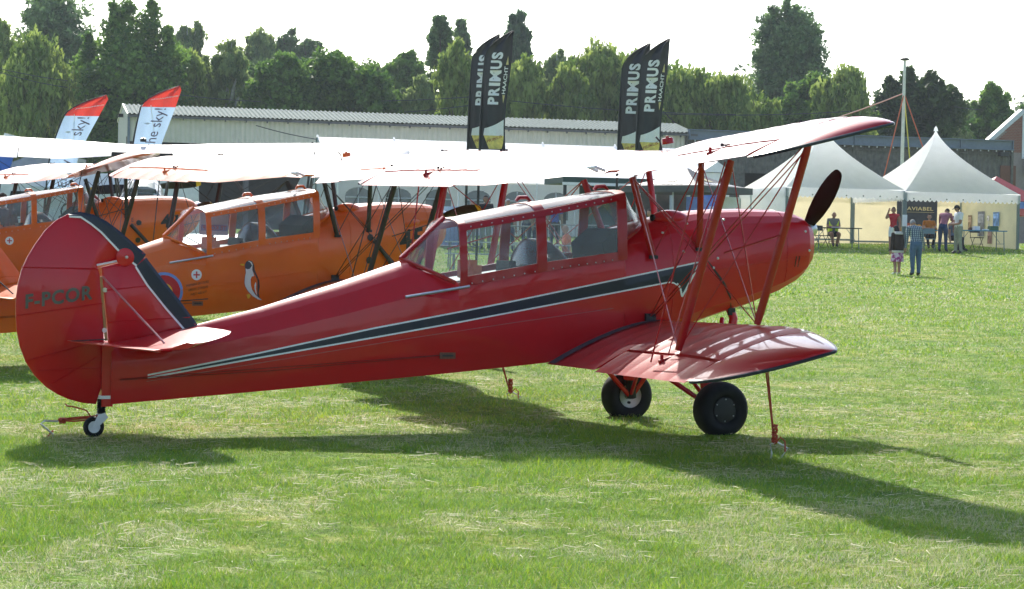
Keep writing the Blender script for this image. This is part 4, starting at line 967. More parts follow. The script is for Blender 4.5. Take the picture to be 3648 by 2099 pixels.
tiedown('orange rope and metal peg tying down the near lower wing', (-.63, -2.52, .93), (-.57, -2.62, 0), 1)
tiedown('orange rope and metal peg tying down the far lower wing', (-.63, 2.52, .93), (-.32, 2.62, .0), 1)
T = thing('tie_down', 'orange rope from the tail wheel to a bent metal peg', 'rope', (-5.23, .05, 0), 0, 'tie-downs of the red biplane')
mb = MB()
for dz in (.0, .016, .03): mb.tube([(.10, 0, .125 + dz*.3), (.22, -.01, .118 + dz*.9), (.40, -.03, .135 + dz*.8)], .0065, 5)
mb.tube([(.33, -.04, .16), (.30, -.05, .20), (.22, -.03, .225), (.16, -.02, .235), (.15, -.01, .25)], .006, 5); mb.build('rope', M_ROPE, T)
mb = MB(); mb.tube([(.10, 0, .12), (.0, 0, .125), (-.03, 0, .105), (.02, .0, .06), (.07, .02, .02), (.06, .03, -.06)], .008, 6); mb.build('peg', M_PEG, T, True)
mb = MB()
for k in range(4): mb.tube([(.115 + .012*k + .0*a, .018*math.cos(a), .125 + .018*math.sin(a)) for a in np.linspace(0, 6.3, 9)], .007, 5)
mb.tube([(.07, .02, .05), (.03, .02, .01), (.02, .0, -.01)], .007, 5); mb.build('knot', M_ROPE, T)

# ------------------------------------------------------------------ furniture
def table(label, g, rz, L, D, h, col, legcol, group=None):
    T = thing('folding_table', label, 'table', g, rz, group)
    mb = MB(); mb.box((0, 0, h), (L, D, .035)); mb.build('table_top', col, T)
    for sx in (-1, 1):
        for sy in (-1, 1):
            mb = MB(); mb.tube([(sx*(L/2 - .12), sy*(D/2 - .06), h), (sx*(L/2 - .10), sy*(D/2 - .04), -.04)], .018, 6); mb.build('leg', legcol, T)
        mb = MB(); mb.tube([(sx*(L/2 - .11), -D/2 + .06, h*.35), (sx*(L/2 - .11), D/2 - .06, h*.35)], .012, 5); mb.build('leg_brace', legcol, T)
        mb = MB(); mb.tube([(sx*(L/2 - .11), 0, h*.38), (sx*(L/2 - .5), 0, h)], .01, 5); mb.build('stay', legcol, T)
    return T
def chair(label, g, rz, col, frame, group='folding chairs under the tents'):
    T = thing('folding_chair', label, 'chair', g, rz, group)
    mb = MB(); mb.box((0, 0, .45), (.40, .38, .03)); mb.build('seat', col, T)
    mb = MB(); mb.box((0, .20, .74), (.42, .025, .20)); mb.build('backrest', col, T)
    for s in (-1, 1):
        mb = MB(); mb.tube([(s*.20, .22, .84), (s*.20, .12, .45), (s*.20, -.22, -.03)], .012, 6); mb.build('front_leg', frame, T)
        mb = MB(); mb.tube([(s*.18, -.16, .44), (s*.18, .22, -.03)], .012, 6); mb.build('rear_leg', frame, T)
    mb = MB(); mb.tube([(-.2, -.10, .20), (.2, -.10, .20)], .01, 5); mb.build('stretcher', frame, T)
M_BLUETOP = mat('blue_table', (.03, .22, .38), .45); M_BLUELEG = mat('blue_grey_leg', (.06, .14, .19), .45)
def gz(u, Z, dz=0): g = gp(u, Z); return (g[0], g[1], g[2] + dz)
table('dark folding table in front of the seated man in a yellow vest', gz(2975, 79.6), TY, 1.85, .7, .76, M_DARK, M_BLUELEG, 'tables under the tents')
table('blue folding table carrying boxes in the right tent', gz(3490, 79.8), TY, 1.9, .7, .75, M_BLUETOP, M_BLUELEG, 'tables under the tents')
table('blue folding table where the man in the pink shirt leans', gz(3330, 79.4), TY, 1.5, .7, .75, M_BLUETOP, M_BLUELEG, 'tables under the tents')
chair('dark folding chair with the seated man in the yellow vest', gz(2968, 80.7), TY, M_DARK, M_BSTRUT); chair('empty dark folding chair left of the yellow vest man', gz(2925, 79.9), TY + .3, M_DARK, M_BSTRUT)
chair('dark folding chair behind the blue table with boxes', gz(3478, 80.8), TY, M_DARK, M_BSTRUT); chair('pale blue folding chair beside the table in the tent middle', gz(3310, 78.6), TY + 2.6, mat('pale_blue_seat', (.14, .22, .27), .5), M_BLUELEG)
def on_table(label, cat, name, u, Z, h, dims, col):
    g = gp(u, Z); mb = MB(); x, y, z = dims
    mb.prism([(-x/2, -y/2, 0), (x/2, -y/2, 0), (x/2, y/2, 0), (-x/2, y/2, 0)], (0, 0, z)); mb.box((0, 0, z + .008), (x*.92, y*.92, .016))
    tag(mb.build(name, col, None, loc=(g[0], g[1], g[2] + h + .018), rz=TY), label, cat)
gz0 = gz(3490, 79.8)
on_table('green crate on the blue table in the right tent', 'box', 'crate', 3535, 79.8, .75, (.34, .25, .15), mat('green_crate', (.03, .12, .07), .5))
on_table('white paper box on the blue table in the right tent', 'box', 'paper_box', 3475, 79.8, .75, (.22, .2, .14), M_WHITEP)
on_table('flat white stack of leaflets on the blue table', 'leaflets', 'leaflets', 3508, 79.6, .75, (.22, .16, .04), M_WHITEP)
on_table('small dark pack at the left end of the blue table', 'box', 'small_pack', 3452, 79.7, .75, (.10, .1, .07), M_RUST)
on_table('white sheet of paper on the dark folding table', 'paper', 'paper_sheet', 2975, 79.5, .76, (.30, .2, .012), M_WHITEP)
# wine-like bottle on the blue table
g = gz(3520, 79.9, .772); mb = MB(); mb.lathe([(0, .0), (0, .032), (.15, .033), (.19, .014), (.24, .013), (.25, 0)], (0, 0, 0), (0, 0, 1), 10); tag(mb.build('bottle', mat('clear_plastic', (.55, .58, .6), .2), None, True, loc=g), 'clear plastic bottle standing on the blue table', 'bottle')

# grey parasol tent lettered PRIMUS
g = gz(2440, 71); T = thing('canopy_tent', 'grey promotional canopy lettered PRIMUS behind the wing struts', 'tent', g, VR + R(-38))
M_GCAN = mat('grey_canopy', (.085, .085, .09), .6, var=.1, trans=.1)
a = 1.62; zb, zt = 2.38, 3.05
mb = MB(); P = [(-a, -a, zb), (a, -a, zb), (a, a, zb), (-a, a, zb)]
for i in range(4):
    p, q_ = Vector(P[i]), Vector(P[(i+1) % 4]); tp = Vector((0, 0, zt))
    mb.grid([[p.lerp(q_, j/8).lerp(tp, t) - Vector((0, 0, .12*math.sin(math.pi*t))) for j in range(9)] for t in np.linspace(0, .97, 7)])
rf = mb.build('roof', M_GCAN, T, True, angle=25)
for i in range(4):
    p, q_ = Vector(P[i]), Vector(P[(i+1) % 4]); mb = MB(); mb.grid([[p.lerp(q_, j/8)*1.004 - Vector((0, 0, d)) for j in range(9)] for d in (0, .22)]); mb.build('valance', M_GCAN, rf)
    mb = MB(); mb.tube([p*.98 - Vector((0, 0, .05)), (P[i][0]*.98, P[i][1]*.98, -.3)], .03, 6); mb.build('leg', M_WHITEP, T)
vs, fs = text2d('PRIMUS', 1, .03); W_, H_ = max(v[0] for v in vs), max(v[1] for v in vs)
for i in (0, 1, 3):
    p, q_ = Vector(P[i]), Vector(P[(i+1) % 4]); tp = Vector((0, 0, zt)); mb = MB()
    def rp(fx, ft): 
        v = p.lerp(q_, fx).lerp(tp, ft) - Vector((0, 0, .12*math.sin(math.pi*ft))); n_ = ((q_-p).cross(tp-p)).normalized(); n_ = n_ if n_.z > 0 else -n_; return v + n_*.02
    mb.add([rp(.22 + .56*aa/W_, .12 + .20*b/H_) for aa, b in vs], fs); mb.build('roof_lettering', M_WHITEP, rf)
    mb = MB(); mb.add([rp(.40, .42), rp(.60, .42), rp(.57, .56), rp(.50, .62), rp(.43, .56)], [(0, 1, 2, 3, 4)]); mb.build('roof_emblem', mat('gold_print', (.6, .5, .22), .5), rf)
# dark green bar tent
g = gz(2130, 75); T = thing('bar_tent', 'dark green flat bar tent behind the red canopy', 'tent', g, YAW)
M_DGREEN = mat('dark_green_canvas', (.012, .055, .045), .6, trans=.05)
mb = MB(); mb.box((0, 0, 2.42), (3.4, 2.4, .22)); mb.build('roof', M_DGREEN, T); mb = MB(); mb.box((0, -1.22, 2.29), (3.45, .05, .10)); mb.build('edge_trim', M_WHITEP, T)
mb = MB(); mb.box((.62, 1.0, 1.0), (2.1, .08, 2.7)); mb.build('back_wall', M_DGREEN, T)
for x in (-1.6, -.35, 1.6):
    mb = MB(); mb.box((x, -1.1, 1.0), (.10, .10, 2.8)); mb.build('post', M_DARK, T)
# white booth and frames
g = gz(2525, 84); T = thing('booth', 'white narrow ticket booth behind the grey canopy', 'booth', g, YAW)
mb = MB(); mb.box((0, 0, 1.2), (1.1, 1.4, 3.0)); mb.build('wall', M_WHITEP, T)
mb = MB(); mb.prism([(-.65, -.8, 2.72), (.65, -.8, 2.72), (.0, -.8, 3.15)], (0, 1.7, 0)); mb.build('roof', M_WHITEP, T)
mb = MB(); mb.box((-.25, -.71, 1.55), (.36, .03, .6)); mb.build('window', M_DARK, T)
g = gz(2420, 76); T = thing('tent_frame', 'white open tent frame behind the engine cowling', 'frame', g, YAW)
for x in (-1.0, -.35, .3, .95):
    mb = MB(); mb.box((x, 0, 1.0), (.11, .11, 2.7)); mb.build('post', mat('pale_post', (.55, .57, .55), .5), T)
mb = MB(); mb.box((-.02, 0, 2.22), (2.1, .1, .3)); mb.build('beam', MATS['pale_post'], T)
mb = MB(); mb.box((-.02, .9, .95), (2.4, .05, 2.7)); mb.build('backdrop', mat('brown_backdrop', (.06, .045, .035), .7, var=.5, vscale=3), T)
def rollup(label, u, Z, w, h, c1, c2):
    T = thing('roll_up_banner', label, 'banner', gz(u, Z), YAW, 'roll-up banners by the tents')
    mb = MB(); mb.box((0, 0, h/2 + .05), (w, .02, h)); mb.build('panel', c1, T); mb = MB(); mb.box((w*.12, -.014, h*.6), (w*.55, .01, h*.45)); mb.build('panel_print', c2, T); mb = MB(); mb.box((0, 0, .04), (w + .06, .2, .08)); mb.build('base', M_ALU, T)
BL1 = mat('banner_blue', (.10, .20, .55), .5, var=.2); BL2 = mat('banner_pale', (.62, .66, .78), .5); BL3 = mat('banner_violet', (.25, .22, .55), .5)
rollup('blue roll-up banner left of the interplane strut', 2482, 73, .85, 1.95, BL1, mat('banner_blue2', (.16, .28, .62), .5)); rollup('pale blue roll-up banner between the struts', 2528, 74, .75, 2.0, BL1, BL2); rollup('white roll-up banner with violet print beside the pagoda', 2590, 72, .85, 2.0, M_WHITEP, BL3)
# crowd barriers
def barrier(label, u, Z, rz):
    T = thing('crowd_barrier', label, 'barrier', gz(u, Z), rz, 'crowd barriers'); L, h = 2.2, 1.08
    mb = MB(); mb.tube([(-L/2, 0, .15), (-L/2, 0, h - .08), (-L/2 + .08, 0, h), (L/2 - .08, 0, h), (L/2, 0, h - .08), (L/2, 0, .15), (-L/2, 0, .15)], .02, 6); mb.build('frame', M_STEELD, T, True)
    b0 = None
    for k in range(15):
        if b0 is None: mb = MB(); mb.tube([(0, 0, .15), (0, 0, h)], .009, 5); b0 = mb.build('bar', M_STEELD, T); o = b0
        else: o = b0.copy(); COL.objects.link(o)
        o.location = (-L/2 + .14*(k+1), 0, 0)
    for x in (-L/2 + .3, L/2 - .3):
        mb = MB(); mb.tube([(x, -.28, -.05), (x, 0, .15), (x, .28, -.05)], .016, 5); mb.build('foot', M_STEELD, T)
M_STEELD = mat('dull_steel', (.20, .21, .22), .45, .5)
for k, (u, Z) in enumerate(((1600, 73), (1830, 68), (2060, 70))):
    barrier(['crowd barrier in front of the blue cool box', 'crowd barrier seen through the red canopy, middle', 'crowd barrier seen through the front canopy window'][k], u, Z, VR + .1*k)
# cool box
T = thing('cool_box', 'pale blue chest cool box beside the bending man', 'cool box', gz(1605, 75.5, .0), VR + .3)
mb = MB(); mb.box((0, 0, .62), (.95, .8, 1.24)); mb.build('body', mat('cool_box_blue', (.30, .38, .62), .4), T); mb = MB(); mb.prism([(-.5, -.42, 1.26), (.5, -.42, 1.26), (.5, .42, 1.26), (-.5, .42, 1.26)], (0, .0, .16)); mb.build('lid', mat('cool_box_lid', (.55, .62, .78), .4), T)
# beer tables and benches with glasses
for k, (u, Z) in enumerate(((1720, 62), (1900, 60), (2080, 61))):
    g = gz(u, Z); table(['beer table behind the red canopy, left one', 'beer table behind the red canopy, middle one', 'beer table behind the red canopy, right one'][k], g, VR + R(8), 2.2, .6, .78, mat('pale_table', (.5, .52, .5), .4), M_STEELD, 'beer tables')
    T = thing('bench', ['wooden bench at the left beer table', 'wooden bench at the middle beer table', 'wooden bench at the right beer table'][k], 'bench', gz(u, Z - 1.0), VR + R(8), 'beer benches')
    mb = MB(); mb.box((0, 0, .47), (2.2, .26, .035)); mb.build('seat', mat('pale_table', (.5, .52, .5), .4), T)
    for sx in (-.85, .85):
        mb = MB(); mb.box((sx, 0, .20), (.05, .24, .54)); mb.build('leg', M_STEELD, T)

# ------------------------------------------------------------------ van, trailer and blue aircraft at the left
g = gz(176, 53); T = thing('van', 'white panel van with dark side window behind the silver biplane', 'van', g, VR + R(8))
M_VAN = mat('white_van_paint', (.72, .74, .76), .3, coat=.4)
pr = [(-1.55, .35), (-1.6, 1.2), (-1.48, 2.0), (-1.30, 2.42), (3.6, 2.5), (3.7, 2.3), (3.75, .35)]
mb = MB(); mb.prism([(x, -.95, z) for x, z in pr], (0, 1.9, 0)); bd = mb.build('body', M_VAN, T)
for x, w in ((-.55, .95), (1.0, 1.3)):
    mb = MB(); mb.prism([(x - w/2, -.965, 1.35), (x + w/2, -.965, 1.35), (x + w/2 - .05, -.965, 1.98), (x - w/2 + .15, -.965, 1.98)], (0, .012, 0)); mb.build('window', M_DARK, bd)
for x in (-.8, 2.8):
    mb = MB(); mb.lathe([(-.1, .0), (-.1, .2), (-.12, .3), (.1, .34), (.12, .2), (.12, 0)], (x, -.86, .30), (0, -1, 0), 18); mb.build('wheel', M_TYRE, T, True)
mb = MB(); mb.box((-1.35, -1.05, 1.5), (.14, .2, .3)); mb.build('mirror', M_BLACK, bd)
mb = MB(); mb.box((1.1, -.97, .9), (4.6, .02, .05)); mb.build('side_moulding', M_DARK, bd)
g = gz(305, 52); T = thing('trailer', 'pale grey box trailer with dark scribbled lettering behind the biplanes', 'trailer', g, VR + R(5))
mb = MB(); mb.box((0, 0, 1.25), (2.6, 1.6, 1.7)); bd = mb.build('body', mat('pale_trailer', (.55, .60, .60), .4), T)
for k, (x, z, r_) in enumerate(((-.35, 1.5, .16), (.0, 1.35, .13), (.25, 1.38, .13), (.5, 1.5, .10))):
    mb = MB(); mb.tube([(x + r_*math.cos(a), -.815, z + r_*math.sin(a)*1.2) for a in np.linspace(.4, 5.9, 13)], .022, 5); mb.build('lettering', M_DARK, bd)
for x in (-.5, .3):
    mb = MB(); mb.lathe([(-.08, 0), (-.08, .28), (.08, .30), (.1, 0)], (x, -.72, .25), (0, -1, 0), 16); mb.build('wheel', M_TYRE, T, True)
g = gz(30, 57); T = thing('blue_airplane', 'blue light airplane tail with swept fin at the left edge', 'airplane', g, VR)
mb = MB(); rows = []
for x, r_, z in ((-7.0, .2, 1.2), (-6.6, .5, 1.25), (-5, .75, 1.4), (-3.2, .7, 1.5), (-1.6, .42, 1.55), (-.5, .27, 1.62), (.40, .08, 1.72)): rows.append([(x, r_*math.cos(a), z + r_*.95*math.sin(a)) for a in np.linspace(0, 2*math.pi, 17)[:-1]])
mb.loft(rows); mb.build('fuselage', M_BLUEP, T, True)
mb = MB(); mb.prism([(-1.15, -.05, 1.75), (-.25, -.05, 1.75), (.25, -.05, 3.45), (-.15, -.05, 3.55)], (0, .1, 0)); fn = mb.build('fin', M_BLUEP, T)
mb = MB(); mb.prism([(-.16, -.055, 3.52), (.27, -.055, 3.42), (.28, -.055, 3.50), (-.14, -.055, 3.60)], (0, .11, 0)); mb.build('fin_cap', M_WHITEP, fn)
mb = MB(); mb.prism([(-.7, -1.3, 1.78), (-.2, -1.3, 1.75), (-.05, 1.3, 1.75), (-.55, 1.3, 1.78)], (0, 0, .05)); mb.build('tailplane', M_BLUEP, T)
mb = MB(); mb.prism([(-4.6, -4.5, 1.0), (-3.6, -4.5, 1.0), (-3.3, 4.5, 1.0), (-4.9, 4.5, 1.0)], (0, 0, .14)); mb.build('wing', M_BLUEP, T)
for x, y in ((-4.4, -1.1), (-4.4, 1.1), (-6.2, 0)):
    mb = MB(); mb.tube([(x, y, 1.0), (x, y, .2)], .05, 8); mb.build('gear_leg', M_ALU, T); mb = MB(); mb.lathe([(-.06, 0), (-.06, .15), (0, .2), (.06, .15), (.06, 0)], (x, y, .18), (0, 1, 0), 16); mb.build('wheel', M_TYRE, T, True)
mb = MB(); mb.lathe([(0, .09), (.02, .09), (.02, 0)], (-.45, -.27, 1.62), (0, -1, 0), 12); mb.build('roundel', M_DARK, T)
# glider trailer roof behind
g = gz(165, 60); T = thing('caravan', 'grey roofed caravan behind the white wing', 'caravan', g, VR)
mb = MB(); mb.prism([(-.85, -1, .3), (.9, -1, .3), (.9, -1, 3.02), (-.15, -1, 3.10), (-.85, -1, 2.8)], (0, 2, 0)); mb.build('body', mat('caravan_grey', (.30, .31, .32), .5), T); mb = MB(); mb.box((.38, -1.02, 3.0), (1.1, .06, .06)); mb.build('roof_rail', M_WHITEP, T)
# red tail of a parked plane between the orange ones
g = gz(300, 37.5); T = thing('red_tail_fin', 'dark red pointed airplane tail between the orange biplanes', 'airplane', g, VR)
mb = MB(); mb.prism([(-.30, -.05, 1.35), (-.32, -.05, 1.62), (.10, -.05, 1.95), (.42, -.05, 1.62), (.44, -.05, 1.30)], (0, .1, 0)); mb.build('fin', mat('dark_red', (.22, .02, .025), .4), T)
mb = MB(); rows = [[(.05, y, z + .0) for y, z in ((-w, h), (w, h), (w*.7, .9 + o), (-w*.7, .9 + o))] for w, h, o in ()] 
mb = MB(); mb.tube([(.1, 0, 1.25), (.1, 2.5, 1.2), (.1, 4.5, 1.15)], [.18, .34, .40], 12); mb.build('fuselage', MATS['dark_red'], T, True)
mb = MB(); mb.tube([(.1, .2, 1.15), (.1, .05, .12)], .03, 6); mb.build('tail_strut', M_BSTRUT, T); mb = MB(); mb.lathe([(-.04, 0), (-.04, .1), (.04, .1), (.04, 0)], (.1, .05, .10), (1, 0, 0), 12); mb.build('tail_wheel', M_TYRE, T)
for s in (-1, 1):
    mb = MB(); mb.tube([(.1 + s*.5, 4.2, .20), (.1, 4.2, 1.0)], .04, 6); mb.build('gear_leg', M_BSTRUT, T); mb = MB(); mb.lathe([(-.05, 0), (-.05, .2), (.05, .2), (.05, 0)], (.1 + s*.5, 4.2, .2), (1, 0, 0), 14); mb.build('wheel', M_TYRE, T)
# ------------------------------------------------------------------ people
M_SKIN = mat('skin', (.42, .23, .16), .6, var=.08, vscale=15); M_SKIN2 = mat('tanned_skin', (.30, .15, .10), .6, var=.08, vscale=15)
def plaid(name, c1, c2, c3, s=9.0):
    m = bpy.data.materials.new(name); n, l, b = nodes_of(m); b.inputs['Roughness'].default_value = .8
    tc = n.new('ShaderNodeTexCoord'); f = []
    for d in ('X', 'Z'):
        w = n.new('ShaderNodeTexWave'); w.wave_type = 'BANDS'; w.bands_direction = d; w.inputs['Scale'].default_value = s; w.inputs['Distortion'].default_value = .6
        l.new(tc.outputs['Object'], w.inputs['Vector']); r_ = n.new('ShaderNodeMath'); r_.operation = 'GREATER_THAN'; r_.inputs[1].default_value = .55; l.new(w.outputs['Fac'], r_.inputs[0]); f.append(r_)
    a = n.new('ShaderNodeMix'); a.data_type = 'RGBA'; a.inputs[6].default_value = (*c1, 1); a.inputs[7].default_value = (*c2, 1); l.new(f[0].outputs[0], a.inputs[0])
    c = n.new('ShaderNodeMix'); c.data_type = 'RGBA'; c.inputs[7].default_value = (*c3, 1); l.new(a.outputs[2], c.inputs[6]); mu = n.new('ShaderNodeMath'); mu.operation = 'MULTIPLY'; mu.inputs[1].default_value = .6; l.new(f[1].outputs[0], mu.inputs[0]); l.new(mu.outputs[0], c.inputs[0])
    l.new(c.outputs[2], b.inputs['Base Color']); return m
def fab(name, c, var=.15): return mat(name, c, .85, spec=.2, var=var, vscale=12)
def person(label, g, rz, H, top, legs, hair, pose='stand', sleeve='short', bare=False, shoes=None, skin=None, lean=0.0, nod=0.0, arms=None, thin=1.0, long_hair=False, bald=False, group='visitors at the airfield', stride=.03, cap=None):
    """a figure facing local -y; joints in units of body height"""
    skin = skin or M_SKIN; shoes = shoes or M_DARK
    P = thing('person', label, 'person', g, rz, group)
    J = {}; E_ = []
    def rotx(p, a, o):  # lean forward (towards -y) about o
        y, z = p[1] - o[1], p[2] - o[2]; ca, sa = math.cos(a), math.sin(a); return (p[0], o[1] + y*ca - z*sa, o[2] + y*sa + z*ca)
    sit = pose == 'sit'
    hz = .285 if sit else .515; o = (0, .0, hz)
    J['pel'] = (0, 0, hz + .015)
    for nm, p in (('waist', (0, .0, hz + .09)), ('chest', (0, .0, hz + .20)), ('ucheh', (0, 0, hz + .275)), ('neck', (0, -.004, hz + .325)), ('nk2', (0, -.012, hz + .355))): J[nm] = rotx(p, lean, o)
    for s, nm in ((-1, 'L'), (1, 'R')):
        J['sh' + nm] = rotx((s*.105, 0, hz + .295), lean, o)
        a = (arms or {}).get(nm)
        if a: J['el' + nm], J['wr' + nm] = a
        else:
            J['el' + nm] = tuple(np.array(J['sh' + nm]) + np.array((s*.028, .015, -.175))); J['wr' + nm] = tuple(np.array(J['el' + nm]) + np.array((s*.008, -.03, -.155)))
        w, e = np.array(J['wr' + nm]), np.array(J['el' + nm]); d = (w - e)/np.linalg.norm(w - e); J['ha' + nm] = tuple(w + d*.045)
        J['hip' + nm] = (s*.052, 0, hz - .015)
        st = stride*s
        if sit: J['kn' + nm] = (s*.085, -.25, .285); J['an' + nm] = (s*.06, -.20 + .10*s, .045)
        else: J['kn' + nm] = (s*.058, -.008 + st*.5, .275); J['an' + nm] = (s*.06, .012 + st, .045)
        a_ = J['an' + nm]; J['he' + nm] = (a_[0], a_[1] + .008, .022); J['to' + nm] = (a_[0] + s*.012, a_[1] - .095, .018)
    rad = dict(pel=.078, waist=.070, chest=.082, ucheh=.075, neck=.036, nk2=.032, shL=.044, elL=.029, wrL=.019, haL=.024, hipL=.066, knL=.040, anL=.027, heL=.026, toL=.020)
    top_s = {'none': 0, 'short': 1, 'long': 2}[sleeve]
    T_, L_, S_, F_ = 0, 1, 2, 3
    E_ = [('pel', 'waist', T_ if pose != 'x' else L_), ('waist', 'chest', T_), ('chest', 'ucheh', T_), ('ucheh', 'neck', T_), ('neck', 'nk2', S_)]
    for nm in 'LR':
        E_ += [('ucheh', 'sh' + nm, T_ if top_s else T_), ('sh' + nm, 'el' + nm, T_ if top_s else S_), ('el' + nm, 'wr' + nm, T_ if top_s == 2 else S_), ('wr' + nm, 'ha' + nm, S_),
               ('pel', 'hip' + nm, L_), ('hip' + nm, 'kn' + nm, L_), ('kn' + nm, 'an' + nm, S_ if bare else L_), ('an' + nm, 'he' + nm, F_), ('an' + nm, 'to' + nm, F_)]
    names = list(J); idx = {k: i for i, k in enumerate(names)}
    me = bpy.data.meshes.new('body'); me.from_pydata([tuple(np.array(J[k])*H) for k in names], [(idx[a], idx[b]) for a, b, _ in E_], [])
    ob = bpy.data.objects.new('body', me); COL.objects.link(ob)
    ob.modifiers.new('skin', 'SKIN'); sub = ob.modifiers.new('sub', 'SUBSURF'); sub.levels = 2; sub.render_levels = 2
    sv = me.skin_vertices[0].data
    for k in names:
        r_ = rad.get(k, rad.get(k[:-1] + 'L', .03))*H*thin; sv[idx[k]].radius = (r_, r_); sv[idx[k]].use_root = (k == 'pel')
    dg = bpy.context.evaluated_depsgraph_get(); nm = bpy.data.meshes.new_from_object(ob.evaluated_get(dg))
    V = [tuple(v.co) for v in nm.vertices]; Fs = [tuple(p.vertices) for p in nm.polygons]
    bpy.data.objects.remove(ob, do_unlink=True); bpy.data.meshes.remove(nm); bpy.data.meshes.remove(me)
    Va = np.array(V); cen = np.array([Va[list(f)].mean(0) for f in Fs])/H
    best = np.full(len(Fs), 1e9); mi = np.zeros(len(Fs), int)
    for a, b, m_ in E_:
        A, B = np.array(J[a]), np.array(J[b]); ab = B - A; t = np.clip(((cen - A)@ab)/max(ab@ab, 1e-9), 0, 1)
        ra, rb = rad.get(a, rad.get(a[:-1] + 'L', .03)), rad.get(b, rad.get(b[:-1] + 'L', .03))
        d = np.linalg.norm(cen - (A + t[:, None]*ab), axis=1) - (ra + (rb - ra)*t)
        k = d < best; best[k] = d[k]
        mm = np.full(len(Fs), m_)
        if a[:2] == 'sh' and top_s == 1: mm = np.where(t > .62, S_, T_)
        if a == 'pel' and b == 'waist': mm = np.where(t < .25, L_, T_)
        if bare and a[:2] == 'hi': mm = np.where(t > .72, S_, L_)
        mi[k] = mm[k]
    mb = MB(); mb.v = V; mb.f = Fs; mb.mi = [int(k) for k in mi]
    # fingers
    for n_, s in (('L', -1), ('R', 1)):
        w, h = np.array(J['wr' + n_]), np.array(J['ha' + n_]); d = (h - w)/np.linalg.norm(h - w); sd_ = np.cross(d, (0, 1, 0)); sd_ = sd_/(np.linalg.norm(sd_) + 1e-9); nd = np.cross(sd_, d)
        for k, (off, ln) in enumerate(((-.013, .036), (-.005, .042), (.004, .040), (.012, .032))):
            p0 = h + sd_*off; p1 = p0 + d*ln*.6 - nd*.004; p2 = p1 + d*ln*.4 - nd*.014
            mb.tube([p0*H, p1*H, p2*H], [.0055*H, .005*H, .004*H], 5, mi=S_)
        p0 = (w + h)/2 + sd_*.018*-1; mb.tube([p0*H, (p0 - sd_*.016 + d*.012)*H, (p0 - sd_*.018 + d*.030)*H], [.007*H, .006*H, .0045*H], 5, mi=S_)
    # head
    hc = np.array(rotx((0, -.02, hz + .415), lean, o)); nod_ = lean + nod
    hc = np.array(J['nk2']) + np.array(rotx((0, -.012, .055), nod_, (0, 0, 0)))
    def hp(p): q_ = rotx(p, nod_, (0, 0, 0)); return tuple((hc + np.array(q_))*H)
    rows = []
    for t in np.linspace(0.02, math.pi - .02, 13):
        z = math.cos(t)*.068; r0 = math.sin(t)
        row = []
        for a in np.linspace(0, 2*math.pi, 19)[:-1]:
            x, y = math.cos(a)*r0*.044, math.sin(a)*r0*.054
            if z < 0: x *= 1 - .30*(-z/.068); y = y*(1 - .12*(-z/.068)) - .006*(-z/.068)
            if y < 0 and abs(x) < .012 and -.025 < z < .012: y -= .009*(1 - abs(x)/.012)
            if y < 0 and .002 < z < .018 and .010 < abs(x) < .026: y += .004
            if y < 0 and abs(z + .036) < .006 and abs(x) < .016: y += .002
            row.append(hp((x, y, z)))
        rows.append(row)
    mb.grid(rows, S_, True)
    for s in (-1, 1): mb.tube([hp((s*.042, .004, .012)), hp((s*.049, .008, .004)), hp((s*.043, .002, -.014))], [.006*H, .009*H, .005*H], 6, mi=S_)
    mb.build('body', [top, legs, skin, shoes], P, True, angle=80)
    for s in (-1, 1):
        m2 = MB(); m2.box(hp((s*.017, -.047, .010)), (.012*H, .006*H, .006*H)); m2.build('eye', M_DARK, P)
    if not bald:
        rows = []
        lo_ = 1.05 if not long_hair else .2
        for t in np.linspace(.03, 2.0 if not long_hair else 2.3, 9):
            row = []
            for a in np.linspace(0, 2*math.pi, 19)[:-1]:
                tt = t
                if math.sin(a) < -.15: tt = min(t, .95)
                r_ = 1.10; z = math.cos(tt)*.068*r_; rr = math.sin(tt)*r_
                drop = .10*max(0, (t - 1.5)/.8) if long_hair and math.sin(a) > -.15 else 0
                row.append(hp((math.cos(a)*rr*.046, math.sin(a)*rr*.056 + .002, z - drop + .003*math.sin(7*a + 5*t))))
            rows.append(row)
        m2 = MB(); m2.grid(rows, 0, True); m2.build('hair', hair, P, True)
    if cap:
        m2 = MB(); rows = [[hp((math.cos(a)*math.sin(t)*.052, math.sin(a)*math.sin(t)*.062, .018 + math.cos(t)*.058)) for a in np.linspace(0, 2*math.pi, 17)[:-1]] for t in np.linspace(.05, 1.5, 6)]
        m2.grid(rows, 0, True); m2.prism([hp((-.036, -.045, .020)), hp((.036, -.045, .020)), hp((.030, -.105, .012)), hp((-.030, -.105, .012))], (0, 0, .006*H)); m2.build('cap', cap, P, True)
    return P, J
HB = fab('brown_hair', (.05, .03, .02)); HD = fab('dark_hair', (.015, .012, .012)); HG = fab('grey_hair', (.30, .29, .28)); HL = fab('sandy_hair', (.22, .15, .08))
JEANS = fab('blue_jeans', (.075, .13, .22)); DJEANS = fab('dark_jeans', (.035, .055, .12)); KHAKI = fab('khaki_trousers', (.26, .27, .22)); WHITEF = fab('white_cotton', (.72, .72, .74), .05); BLACKF = fab('black_cotton', (.018, .018, .022))
def gf(u, Z): return gz(u, Z)
